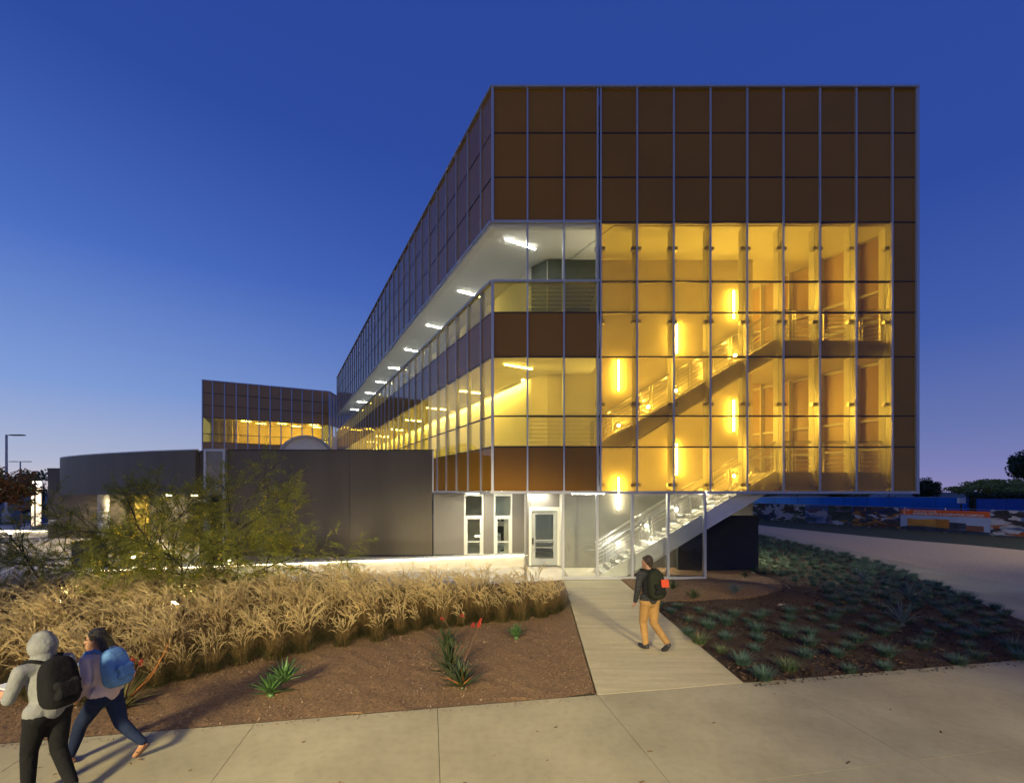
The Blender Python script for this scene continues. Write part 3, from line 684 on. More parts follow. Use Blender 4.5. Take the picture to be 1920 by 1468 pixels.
# ================================================================ low seat wall and benches with hidden light strips
lw = thing('low_wall', 'long low cream wall with joints along the front of the dark building', 'wall', (-5,17.4,0))
wa, wb = Vector((-14.2,15.3,0)), Vector((.56,19.1,0))
us = [0,.13,.26,.375,.455,.58,.70,.835,1.0]
WALLED = emit('added_wall_strip', (1,.85,.55), 20); td = (wb-wa).normalized(); nd = Vector((-td.y,td.x,0))
for k in range(8):
    a, b = wa.lerp(wb, us[k])+td*.008, wa.lerp(wb, us[k+1])-td*.008
    w_ = MB().obox(((a+b)/2)+Vector((0,0,.17)), (b-a)/2, nd*.14, (0,0,.21)).build('wall_segment', M['conc'], lw)
    MB().obox(((a+b)/2)+Vector((0,0,.40)), (b-a)/2, nd*.21, (0,0,.018)).build('coping', M['white'], w_)
    MB().obox(((a+b)/2)+Vector((0,0,.371))-nd*.178, (b-a)/2, nd*.018, (0,0,.008)).build('light_strip', WALLED, w_)  # strip added under the coping to brighten the wall and plumes
LEDM = emit('led_strip', (1,.83,.52), 170)
for k, (u, lab) in enumerate(((250,'concrete seat block behind the grass below the wispy tree'),(405,'concrete seat block behind the grass at the right edge of the tree'),(527,'dark concrete seat block seen through plumes left of the joint in the low wall'),(652,'wider concrete seat block seen through plumes in front of the low wall'),(830,'concrete seat block mostly hidden by pale plumes nearest the entrance'))):
    Yb = 12.75+.05*k; x = (u-960)*Yb/F; w = .28
    be = thing('seat_block', lab, 'bench', (x,Yb,0), 'seat blocks along the path behind the grass')
    s_ = MB().obox((x,Yb,.22), td*(w+.22), nd*.22, (0,0,.22)).build('seat', M['conc'], be)
    c_ = Vector((x,Yb,.10))+nd*.235; st_ = MB().obox(c_, td*(w+.12), nd*.012, (0,0,.035)).build('light_strip', LEDM, be)
# warm strip under the planter wall far left, and planter
pw = thing('planter_wall', 'far left planter wall with a glowing light strip under its coping', 'wall', (-31,31,0))
MB().box(-42,-31.3,31,31.3,-.05,.35).build('wall_segment', M['conc'], pw); MB().box(-42,-31.3,30.9,31.35,.352,.42).build('coping', M['conc'], pw)
MB().box(-36,-31.4,30.93,30.985,.29,.345).build('light_strip', emit('led_far', (1,.84,.55), 14), pw)
MB().box(-29.95,-29.3,29.62,29.69,.85,1.15).build('sign_plate', M['white'], curved)

# kiosk beside the entry
ko = thing('utility_kiosk', 'dark grey cabinet with small red marks behind the tree', 'cabinet', (-16.6,18,0))
MB().box(-17.05,-16.15,17.75,18.35,.0,1.0).build('body', pmat('kiosk_paint', (.05,.06,.075), .4, var=.05), ko)
MB().box(-17.08,-16.12,17.72,18.38,1.0,1.05).build('lid', M['dark'], ko)
rm_ = pmat('red_print', (.5,.05,.04), .5, var=0)
MB().box(-16.6,-16.48,17.744,17.75,.5,.62).build('red_mark', rm_, ko); MB().box(-16.58,-16.5,17.744,17.75,.3,.38).build('red_mark', rm_, ko)

# ================================================================ fences, houses and trees on the right
fe = thing('mural_fence', 'hoarding fence printed with photo collage banners and an orange college sign', 'fence', (29.5,38,0))
FA, FB = Vector((25.3,50.6,0)), Vector((35.5,23.3,0)); fd = (FB-FA).normalized(); fn = Vector((fd.y,-fd.x,0)) # faces the camera side
if fn.dot(Vector((-1,-1,0))) < 0: fn = -fn
FL = (FB-FA).length; tS0, tS1 = None, None
def f_at(u):                                      # distance along the fence at a photo column
    k = (u-960)/F; return (k*FA.y-FA.x)/(fd.x-k*fd.y)
def banner_mat(name, cols, seed, sc=1.1):
    m = bpy.data.materials.new(name); m.use_nodes = True; n = m.node_tree; b = n.nodes['Principled BSDF']; b.inputs['Roughness'].default_value = .6
    g = n.nodes.new('ShaderNodeNewGeometry'); mp = n.nodes.new('ShaderNodeMapping'); mp.inputs['Location'].default_value = (seed*3.1,seed*1.7,seed*.9); mp.inputs['Scale'].default_value = (.55,.55,1.5); mp.inputs['Rotation'].default_value = (.5,.4,seed)
    n.links.new(g.outputs['Position'], mp.inputs[0])
    no = n.nodes.new('ShaderNodeTexNoise'); no.inputs['Scale'].default_value = 1.4; no.inputs['Detail'].default_value = 3; n.links.new(mp.outputs[0], no.inputs['Vector'])
    ad = n.nodes.new('ShaderNodeMixRGB'); ad.inputs[0].default_value = .5; n.links.new(mp.outputs[0], ad.inputs[1]); n.links.new(no.outputs['Color'], ad.inputs[2])
    vo = n.nodes.new('ShaderNodeTexVoronoi'); vo.inputs['Scale'].default_value = sc*3.0; n.links.new(ad.outputs[0], vo.inputs['Vector'])
    sp = n.nodes.new('ShaderNodeSeparateColor'); n.links.new(vo.outputs['Color'], sp.inputs[0])
    r = n.nodes.new('ShaderNodeValToRGB'); r.color_ramp.interpolation = 'CONSTANT'; e = r.color_ramp.elements
    while len(e) < len(cols): e.new(.5)
    for k, c in enumerate(cols): e[k].position = k/len(cols); e[k].color = lin(*c)
    n.links.new(sp.outputs[0], r.inputs[0])
    n2 = n.nodes.new('ShaderNodeTexNoise'); n2.inputs['Scale'].default_value = 7; n2.inputs['Detail'].default_value = 6; n.links.new(mp.outputs[0], n2.inputs['Vector'])
    v2 = n.nodes.new('ShaderNodeTexVoronoi'); v2.inputs['Scale'].default_value = sc*6; n.links.new(ad.outputs[0], v2.inputs['Vector'])
    s2_ = n.nodes.new('ShaderNodeSeparateColor'); n.links.new(v2.outputs['Color'], s2_.inputs[0]); r2 = n.nodes.new('ShaderNodeValToRGB'); r2.color_ramp.interpolation = 'CONSTANT'
    while len(r2.color_ramp.elements) < len(cols): r2.color_ramp.elements.new(.5)
    for k, c in enumerate(cols): r2.color_ramp.elements[k].position = k/len(cols); r2.color_ramp.elements[k].color = lin(*cols[(k*3+1)%len(cols)])
    n.links.new(s2_.outputs[1], r2.inputs[0]); wv = n.nodes.new('ShaderNodeTexNoise'); wv.inputs['Scale'].default_value = 1.3; n.links.new(mp.outputs[0], wv.inputs['Vector'])
    rs_ = n.nodes.new('ShaderNodeValToRGB'); rs_.color_ramp.elements[0].position = .46; rs_.color_ramp.elements[1].position = .56; n.links.new(wv.outputs['Fac'], rs_.inputs[0])
    mq = n.nodes.new('ShaderNodeMixRGB'); n.links.new(rs_.outputs[0], mq.inputs[0]); n.links.new(r.outputs[0], mq.inputs[1]); n.links.new(r2.outputs[0], mq.inputs[2])
    mm = n.nodes.new('ShaderNodeMixRGB'); mm.blend_type = 'MULTIPLY'; mm.inputs[0].default_value = .6; n.links.new(mq.outputs[0], mm.inputs[1]); n.links.new(n2.outputs['Color'], mm.inputs[2])
    n.links.new(mm.outputs[0], b.inputs['Base Color']); return m
cset = [[(60,75,45),(200,200,205),(90,60,45),(120,130,100),(50,60,80),(225,220,215),(70,80,60)],
        [(215,215,225),(120,140,185),(60,80,60),(190,190,200),(80,110,160),(110,90,110)],
        [(130,120,140),(80,95,75),(220,220,225),(120,100,80),(60,75,55),(150,120,60)],
        [(225,225,230),(70,70,80),(200,140,60),(90,90,100),(40,60,110),(110,70,45),(60,60,65)],
        [(60,62,70),(230,230,235),(190,110,60),(110,140,190),(80,70,70),(200,200,205),(55,55,60)]]
cuts = [0, f_at(1452), f_at(1510), f_at(1552), f_at(1598), f_at(1624), f_at(1688.5), f_at(1856.5), FL]
HF = 1.72
def fp(s, z, o=0): p = FA+fd*s+fn*o; return Vector((p.x,p.y,z))
for k in range(8):
    if k == 6: continue
    a, b = cuts[k]+.02, cuts[k+1]-.02
    MB().obox((fp(a,HF/2+.03)+fp(b,HF/2+.03))/2, fd*(b-a)/2, fn*.012, (0,0,HF/2-.03)).build('banner', banner_mat('banner_print', cset[[0,0,1,2,3,3,0,4][k]], k+1), fe)
s = 0
while s < FL:
    MB().tube(fp(s,-.1,-.06), fp(s,HF+.06,-.06), .03, 8).build('post', M['steel'], fe); s += 2.6
MB().tube(fp(0,HF+.02,-.06), fp(FL,HF+.02,-.06), .02, 6).build('top_rail', M['steel'], fe)
# the orange sign banner: flat print on its own sheet
a, b = cuts[6], cuts[7]; Lb = b-a
sky_ = pmat('banner_sky_print', (.40,.50,.68), .6, var=.12, scale=.8); ora = pmat('banner_orange_print', (.75,.14,.03), .6, var=.03)
gold = pmat('banner_gold_print', (.55,.27,.05), .6, var=.25, scale=1.5); drk = pmat('banner_dark_print', (.04,.05,.075), .6, var=.5, scale=2.5); brn = pmat('banner_brown_print', (.24,.10,.06), .6, var=.2, scale=2); wht = pmat('banner_white_print', (.8,.8,.78), .6, var=0)
sg = MB().obox((fp(a,.82)+fp(b,.82))/2, fd*Lb/2, fn*.012, (0,0,.80)).build('sign_banner', sky_, fe)
def pr(nm, poly, mat, o):
    """flat print: polygon in banner fractions"""
    pts = [fp(a+Lb*x, .03+1.59*y, o) for x, y in poly]; n = len(pts)
    MB().add([tuple(p) for p in pts]+[tuple(p-fn*.002) for p in pts], [tuple(range(n)),tuple(range(2*n-1,n-1,-1))]+[(k,(k+1)%n,n+(k+1)%n,n+k) for k in range(n)]).build(nm, mat, sg)
pr('orange_header', [(.0,.73),(1,.73),(1,1.0),(.0,1.0)], ora, .016)
pr('printed_building', [(.09,.20),(.43,.20),(.43,.58),(.2,.52),(.09,.55)], gold, .016)
pr('printed_building', [(.43,.12),(.58,.12),(.58,.57),(.43,.58)], pmat('banner_amber_print', (.45,.19,.03), .6, var=.2, scale=2), .018)
pr('printed_building', [(.58,.16),(.76,.16),(.76,.44),(.58,.46)], drk, .016)
pr('printed_building', [(.76,.12),(.94,.12),(.94,.35),(.76,.36)], brn, .016)
pr('printed_ground', [(.0,.0),(1,.0),(1,.10),(.55,.17),(.30,.22),(.1,.2),(0,.12)], drk, .020)
def text(body, s0, z0, size, mat, name, length=None, parent=None):
    cu = bpy.data.curves.new(name, 'FONT'); cu.body = body; cu.size = size; cu.extrude = .001; cu.offset = size*.022
    o = bpy.data.objects.new(name, cu); COL.objects.link(o); cu.materials.append(mat)
    ux, uz = (fd, Vector((0,0,1)))
    m = Matrix(((ux.x,uz.x,fn.x,0),(ux.y,uz.y,fn.y,0),(ux.z,uz.z,fn.z,0),(0,0,0,1)))
    p = fp(s0, z0, .022); m.translation = p
    bpy.context.view_layer.update(); w = o.dimensions.x
    if length and w > 0: m = m @ Matrix.Diagonal((length/w,1,1,1))
    dg = bpy.context.evaluated_depsgraph_get(); me = bpy.data.meshes.new_from_object(o.evaluated_get(dg)); me.name = name
    if not me.materials: me.materials.append(mat)
    bpy.data.objects.remove(o); o = link(name, me, parent); o.matrix_basis = m; return o
text('ORANGE COAST COLLEGE', a+Lb*.165, .03+1.59*.895, .12, wht, 'lettering', Lb*.27, sg)['kind'] = 'stuff'
text('BUSINESS, MATH & COMPUTING COMPLEX', a+Lb*.160, .03+1.59*.765, .205, wht, 'lettering', Lb*.785, sg)['kind'] = 'stuff'
ri = MB(); cc = fp(a+Lb*.075, .03+1.59*.865, .02)
for r_, a0, a1 in ((.235,.15,1.8),(.16,.0,1.45),(.10,.25,1.3)):
    ri.path([cc+fd*(r_*math.cos(PI*t))+Vector((0,0,r_*math.sin(PI*t))) for t in np.linspace(a0,a1,18)], .018, 5)
ri.build('logo', pmat('banner_pink_print', (.75,.45,.38), .6, var=0), sg)

m_blue = pmat('blue_windscreen', (.012,.19,.60), .6, var=.18, scale=.5, bump=.1, bscale=30); m_blue2 = pmat('dark_blue_windscreen', (.012,.08,.36), .6, var=.15, scale=.5)
b1 = thing('windscreen_fence', 'bright blue windscreen fence running level behind the mural fence', 'fence', (40,52,0))
for k in range(12):
    x = 22+k*2.6; MB().box(x+.02,x+2.58,52,52.02,.1,2.30).build('fabric_panel', m_blue, b1); MB().tube((x,52.06,0),(x,52.06,2.3 if k not in (4,8) else 3.3),.04,8).build('post', M['dark'], b1)
MB().tube((22,52.06,2.34),(53.2,52.06,2.34),.03,6).build('top_rail', M['alu'], b1)
b2 = thing('windscreen_fence', 'dark blue windscreen fence in front of the trimmed hedge at the right edge', 'fence', (45,40,0))
for k in range(7):
    x = 40.5+k*2.6; MB().box(x+.02,x+2.58,40,40.02,.1,2.35).build('fabric_panel', m_blue2, b2); MB().tube((x,40.06,0),(x,40.06,2.4),.04,8).build('post', M['dark'], b2)
bx_ = thing('control_box', 'grey control box on a post at the gap between the two blue fences', 'box', (37.9,38.6,0))
MB().box(37.55,38.0,38.4,38.7,2.0,2.45).build('cabinet', M['alu'], bx_); MB().tube((37.95,38.75,0),(37.95,38.75,2.5),.06,8).build('post', M['dark'], bx_)
def house(name, label, x, y, w, d, wall, roofc, eave=2.6, ridge=4.2, ww=()):
    h = thing(name, label, 'house', (x,y,0), 'houses beyond the fence')
    MB().box(x-w/2,x+w/2,y-d/2,y+d/2,0,eave).build('wall', wall, h)
    r_ = MB(); e = .45; r_.add([(x-w/2-e,y-d/2-e,eave),(x+w/2+e,y-d/2-e,eave),(x+w/2+e,y+d/2+e,eave),(x-w/2-e,y+d/2+e,eave),(x-w/2+1,y,ridge),(x+w/2-1,y,ridge)],[(0,1,5,4),(1,2,5),(2,3,4,5),(3,0,4),(3,2,1,0)])
    rf = r_.build('roof', roofc, h)
    for a_, b_ in ww:
        wf = MB().box(x+a_,x+b_,y-d/2-.05,y-d/2+.05,1.2,2.35).build('window', M['white'], h); MB().box(x+a_+.1,x+b_-.1,y-d/2-.06,y-d/2-.052,1.3,2.25).build('pane', M['dark'], wf)
    return rf
dkroof = pmat('dark_shingle_roof', (.05,.05,.055), .8, var=.2, bump=.4, bscale=30); stucco = pmat('pale_stucco', (.60,.58,.52), .9, var=.08); brick = pmat('terracotta_wall', (.30,.14,.08), .9, var=.1)
house('bungalow', 'terracotta house just right of the stair, above the blue fence', 37, 76, 4.6, 6, brick, dkroof, 3.0, 4.6, ((-1,1),))
rf = house('bungalow', 'white house with dark roof and three skylights above the blue fence', 46.5, 74, 11, 7, stucco, dkroof, 2.55, 4.4, ((-4,-2.5),(2,4)))
for k in range(3): MB().obox((45.4+k*1.2,71.6,3.35), (.4,0,0), (0,.3,.14), (0,-.02,.06)).build('skylight', M['white'], rf)
house('bungalow', 'grey blue house with white trim left of the round tree', 61.5, 75, 9, 7, pmat('grey_stucco', (.42,.45,.50), .9, var=.06), stucco, 3.2, 4.6, ((-3.5,-1.5),(1,3)))

def leaf_cloud(name, mat, cen, rad, n, size, parent, clumps=40, seed=1, flat=1.0, inner=.55, mat2=None):
    """a crown of many small leaf-sized faces gathered in clumps through its volume"""
    rs = np.random.RandomState(seed); cc = rs.normal(size=(clumps,3)); cc /= np.linalg.norm(cc,axis=1)[:,None]; cc *= (inner+(1-inner)*rs.rand(clumps,1)**.5)
    cr = .22+.18*rs.rand(clumps)
    k = rs.randint(0,clumps,n); d = rs.normal(size=(n,3)); d /= np.linalg.norm(d,axis=1)[:,None]
    p = (cc[k]+d*(cr[k]*rs.rand(n)**.4)[:,None])*np.array(rad)+np.array(cen)
    a = rs.normal(size=(n,3)); a /= np.linalg.norm(a,axis=1)[:,None]; b = np.cross(a, rs.normal(size=(n,3))); b /= np.linalg.norm(b,axis=1)[:,None]
    s = size*(.6+.8*rs.rand(n,1)); V = np.stack([p-a*s, p+b*s*.45, p+a*s, p-b*s*.45],1).reshape(-1,3)
    Fc = np.arange(n*4).reshape(n,4)
    return link(name, npmesh(name, V, Fc, [mat]+([mat2] if mat2 else []), (rs.rand(n)<.3).astype(int) if mat2 else None), parent)
m_bark = pmat('bark', (.07,.05,.035), .9, var=.3, scale=6, bump=.6, bscale=25)
m_dkleaf = pmat('dark_green_leaf', (.05,.075,.03), .6, var=.35, scale=2, trans=.25); m_yleaf = pmat('yellow_green_leaf', (.36,.34,.08), .6, var=.3, scale=2, trans=.3)
m_oleaf = pmat('autumn_leaf', (.50,.22,.05), .6, var=.4, scale=3, trans=.35); m_gleaf = pmat('olive_leaf', (.20,.20,.05), .6, var=.35, scale=3, trans=.3)
def tree(name, label, x, y, h, rx, rz, mat, n, size, seed, trunk=.15, mat2=None, group=None, clumps=40, inner=.5):
    t = thing(name, label, 'tree', (x,y,0), group); mb = MB(); rr_ = random.Random(seed)
    mb.path([(x,y,-.1),(x+.05*h*rr_.uniform(-1,1),y,h*.35),(x+.04*h*rr_.uniform(-1,1),y,h-rz)], [trunk,trunk*.75,trunk*.5], 8)
    for k in range(6):
        an = k*1.05+rr_.random(); mb.path([(x,y,h*.4),(x+rx*.35*math.cos(an),y+rx*.35*math.sin(an),h-rz*1.1),(x+rx*.7*math.cos(an),y+rx*.7*math.sin(an),h-rz*.6)], [trunk*.5,trunk*.3,trunk*.1], 6)
    mb.build('trunk', m_bark, t); leaf_cloud('crown', mat, (x,y,h-rz), (rx,rx,rz), n, size, t, clumps, seed, inner=inner, mat2=mat2); return t
tree('shade_tree', 'round dark green tree standing alone right of the glass building', 59.5, 66, 4.85, 1.5, 1.5, m_dkleaf, 5000, .13, 3, inner=.6)
tree('shade_tree', 'green tree partly hidden under the building edge above the blue fence', 50.5, 68, 4.2, 2.6, 1.3, m_gleaf, 4000, .16, 4)
tree('shade_tree', 'yellow green spreading tree behind the trimmed hedge', 69, 66, 4.5, 4.2, 1.1, m_yleaf, 6000, .18, 5)
tree('shade_tree', 'second paler tree behind the hedge, at the right edge', 76, 70, 5.0, 3.0, 1.5, m_yleaf, 4000, .18, 6)
tree('shade_tree', 'tall dark tree cut by the right edge of the photo', 46.8, 40.5, 6.9, 1.9, 1.6, m_dkleaf, 5000, .15, 8)
he = thing('hedge', 'trimmed dark hedge behind the dark blue fence', 'hedge', (50,43,0))
rs = np.random.RandomState(5); n_ = 9000; p_ = np.stack([42.6+20*rs.rand(n_),42+1.2*rs.rand(n_),2.8*rs.rand(n_)**.4],1); p_[:,2] += .12*np.sin(p_[:,0]*2.1)
a_2 = rs.normal(size=(n_,3)); a_2 /= np.linalg.norm(a_2,axis=1)[:,None]; b_2 = np.cross(a_2, rs.normal(size=(n_,3))); b_2 /= np.linalg.norm(b_2,axis=1)[:,None]
link('foliage', npmesh('foliage', np.stack([p_-a_2*.16,p_+b_2*.07,p_+a_2*.16,p_-b_2*.07],1).reshape(-1,3), np.arange(n_*4).reshape(n_,4), [m_dkleaf]), he)
MB().box(42.8,62.4,42.4,42.9,0,2.6).build('stem', m_bark, he)

# ================================================================ far left: lamps, cars, bicycles, trees
def lamp_post(label, x, y, h, arms, lit=True):
    t = thing('lamp_post', label, 'street lamp', (x,y,0), 'parking lot lamps')
    MB().tube((x,y,-.1),(x,y,h),.13,12,.09).build('pole', M['alu'], t)
    MB().tube((x,y,-.1),(x,y,.9),.32,16).build('footing', M['conc'], t)
    for d in arms:
        MB().beam((x,y,h-.06),(x+d*.5,y,h-.04),.08,.08).build('arm', M['alu'], t)
        MB().obox((x+d*1.1,y,h-.05),(.62*d,0,.0),(0,.18,0),(0,0,.05)).build('lamp_head', M['dark'], t)
lamp_post('tall grey lamp post with one flat head at the left edge', -49.6, 45, 8.55, (1,))
GLOW = emit('parking_lamp_glow', (1,.88,.66), 60)
for k_, (x_, y_, lab_) in enumerate(((-88,84,'small lit lamp far off in the parking lot, left of the two headed post'),(-97,95,'small lit lamp far off beside the autumn tree'),(-94,98,'small lit lamp far off, left of the light column'),(-92,100,'small lit lamp far off at the dark wall, right of the light column'),(-108,98,'small lit lamp far off at the left edge of the lot'))):
    tl = thing('lamp_post', lab_, 'street lamp', (x_,y_,0), 'parking lot lamps'); MB().tube((x_,y_,-.1),(x_,y_,3.6),.06,8).build('pole', M['dark'], tl); MB().tube((x_,y_,3.85),(x_,y_,3.95),.35,12,.1).build('lamp_head', M['dark'], tl); MB().ball((x_,y_,3.68),.17,1,1,.8,10,8).build('globe', GLOW, tl)
lamp_post('farther lamp post with two flat heads behind the autumn tree', -80.4, 75, 7.9, (1,-1))
py = thing('light_column', 'glowing louvred light column on the left beside the dark wall', 'light column', (-41.5,40,0))
PY = emit('column_glow', (1,.76,.50), 2.4); PYT = emit('column_glow_top', (1,.9,.8), 16)
pcx = (68-960)*40/F
for o in (-.2,.2):
    MB().box(pcx+o-.13,pcx+o+.13,39.9,40.1,0,3.4).build('light_panel', PY, py); MB().box(pcx+o-.13,pcx+o+.13,39.9,40.1,3.42,3.85).build('light_panel', PYT, py)
    MB().box(pcx+o-.15,pcx+o+.15,39.88,40.12,3.87,4.16).build('cap', pmat('bronze_cap', (.25,.17,.07), .4, .3), py)
MB().box(pcx-.045,pcx+.045,39.86,40.14,0,4.1).build('spine', M['dark'], py)
for k in range(9): MB().box(pcx-.34,pcx+.34,39.87,40.13,.2+k*.13,.235+k*.13).build('louvre', M['alu'], py)
def car(label, x, y, rz, col, s=1.0):
    t = thing('parked_car', label, 'car', (x,y,0), 'cars in the parking lot'); cm = pmat('car_paint_%d' % int(col[2]*1000), col, .25, .3, var=.02)
    mt = Matrix.Translation((x,y,0)) @ Matrix.Rotation(rz,4,'Z')
    prof = [(-2.15,.35),(-2.2,.75),(-1.9,.95),(-1.35,1.0),(-.75,1.42),(.65,1.45),(1.35,1.02),(2.05,.9),(2.2,.65),(2.15,.35)]
    def ext(pr_, w0, w1, nm, mat, par):
        n = len(pr_); vs = []
        for sd in (-1,1): vs += [mt @ Vector((px_, sd*(w1 if pz > 1.05 else w0), pz)) for px_, pz in pr_]
        fs = [tuple(range(n)), tuple(range(2*n-1,n-1,-1))]+[(k,(k+1)%n,n+(k+1)%n,n+k) for k in range(n)]
        return MB().add([tuple(v) for v in vs], fs).build(nm, mat, par)
    ext(prof, .88, .72, 'body', cm, t)
    ext([(-1.2,1.06),(-.72,1.38),(.6,1.41),(1.18,1.06)], .895, .735, 'window', M['dark'], t)
    for px_ in (-1.35,1.35):
        for sd in (-1,1):
            a, b = mt @ Vector((px_,sd*.72,.32)), mt @ Vector((px_,sd*.92,.32)); w = MB().tube(a,b,.32,18).build('wheel', M['black'], t)
            a, b = mt @ Vector((px_,sd*.91,.32)), mt @ Vector((px_,sd*.935,.32)); MB().tube(a,b,.2,14).build('rim', M['steel'], w)
    for sd in (-1,1):
        p = mt @ Vector((2.14,sd*.62,.72)); MB().ball(p,.1,1,1.4,.8,8,6).build('headlight', M['white'], t); p = mt @ Vector((-2.15,sd*.65,.78)); MB().ball(p,.09,1,1.4,1,8,6).build('tail_light', rm_, t)
car('dark blue car parked nearest the light column', -46.5, 50, .2, (.012,.03,.10)); car('white car in the far row behind the light column', -56, 66, .1, (.55,.56,.6)); car('silver car in the far row at the dark wall', -50.5, 62, .15, (.35,.37,.4)); car('black car left of the light column', -56.5, 56, .3, (.012,.012,.016))
sp_ = thing('safety_post', 'orange safety post left of the light column', 'post', (-42.8,40,0)); MB().tube((-42.8,40,0),(-42.8,40,1.0),.06,10).build('tube', pmat('orange_plastic', (.6,.12,.03), .5, var=0), sp_); MB().tube((-42.8,40,.6),(-42.8,40,.75),.065,10).build('band', M['white'], sp_); MB().tube((-42.8,40,0),(-42.8,40,.05),.16,12).build('base', M['black'], sp_)
tree('autumn_tree', 'young tree with orange and olive leaves at the left edge', -37.0, 33, 4.7, 2.1, 1.5, m_oleaf, 5200, .14, 12, .09, m_gleaf, clumps=34, inner=.35)
for k, (x, y, h, r, lab) in enumerate(((-60,80,6.5,4,'dark far tree beyond the parked cars, left of the light column'),(-72,84,6,4,'brownish far tree behind the two headed lamp post'),(-55.5,78,7,3.2,'dark leaning tree just left of the dark wall'),(-86,84,7,5,'far tree at the left edge beyond the lot'))):
    tree('far_tree', lab, x, y, h, r, h*.36, m_dkleaf if k != 1 else m_gleaf, 2600, .25, 20+k, .2, m_oleaf if k == 1 else None, 'trees beyond the parking lot')
def bicycle(label, x, y, rz, col, s=1):
    t = thing('bicycle', label, 'bicycle', (x,y,0), 'bicycles parked on the plaza'); mt = Matrix.Translation((x,y,0)) @ Matrix.Rotation(rz,4,'Z')
    T = lambda a, z, o=0: mt @ Vector((a,o,z))
    fm = MB(); bb, st, hd, hb, rw, fw = T(-.05,.30), T(-.22,.82), T(.42,.80), T(.46,.66), T(-.52,.34), T(.56,.34)
    for p, q in ((bb,st),(st,hd),(bb,hb),(hd,hb),(rw,bb),(rw,T(-.2,.74)),(hb,fw)): fm.tube(p,q,.017,8)
    fm.build('frame', pmat('bike_paint_%d' % int(col[0]*1000+col[2]*100), col, .35, .2, var=0), t)
    for c_ in (rw,fw):
        ax_ = mt.to_3x3() @ Vector((0,1,0)); w = MB().ring(c_,ax_,.325,.022,32,6).build('wheel', M['black'], t)
        sk = MB()
        for j in range(14):
            an = 2*PI*j/14; sk.tube(c_, c_+(mt.to_3x3() @ Vector((math.cos(an)*.31,0,math.sin(an)*.31))), .003, 3)
        sk.ring(c_,ax_,.30,.010,28,5); sk.build('rim', M['steel'], w)
    sd = MB(); sd.ball(T(-.24,.90),.09,1.5,.75,.4,10,6); sd.tube(st,T(-.24,.89),.014,6); sd.build('saddle', M['black'], t)
    hm = MB(); hm.path([T(.40,.95,-.3),T(.44,.93,-.05),T(.44,.93,.05),T(.40,.95,.3)],.014,6); hm.tube(hd,T(.43,.93),.016,6); hm.build('handlebar', M['black'], t)
    cr = MB(); cr.ring(bb, mt.to_3x3() @ Vector((0,1,0)), .09, .012, 20, 5); cr.tube(T(-.05,.30,-.12),T(.08,.20,-.12),.012,6); cr.tube(T(-.05,.30,.12),T(-.18,.40,.12),.012,6); cr.build('crank', M['steel'], t)
bicycle('black bicycle on the lit plaza at the left edge, rear wheel in view', -21.7, 19.7, PI+.05, (.02,.02,.022)); bicycle('blue bicycle leaning by the foot of the light column', -36.6, 36, .3, (.02,.04,.4)); bicycle('white bicycle beside the light column, nearest the dark wall', -35.2, 36.2, .8, (.7,.7,.72)); bicycle('violet bicycle left of the light column', -38, 35.6, -.2, (.3,.25,.6))

BOL = emit('bollard_lens', (1,.84,.52), 620)
for u, Yb, lab in ((20,27,'added path light brightening the autumn tree at the left edge'),(150,19.5,'short path light behind the left of the tree crown'),(250,17.2,'short path light behind the middle of the tree'),(430,16.6,'short path light at the right edge of the tree before the low wall')):  # the first is added in front of the autumn tree to brighten its leaves
    x = (u-960)*Yb/F; bo_ = thing('bollard_light', lab, 'path light', (x,Yb,0), 'path lights behind the grass')
    MB().tube((x,Yb,-.02),(x,Yb,.50),.06,14).build('post', M['dark'], bo_); MB().tube((x,Yb,.502),(x,Yb,.57),.055,14).build('lens', BOL, bo_); MB().tube((x,Yb,.572),(x,Yb,.60),.075,14).build('cap', M['dark'], bo_)
# ================================================================ planting
def in_poly(x, y, poly):
    c = False; n = len(poly)
    for k in range(n):
        (x0,y0),(x1,y1) = poly[k], poly[k-1]
        if (y0 > y) != (y1 > y) and x < (x1-x0)*(y-y0)/(y1-y0)+x0: c = not c
    return c
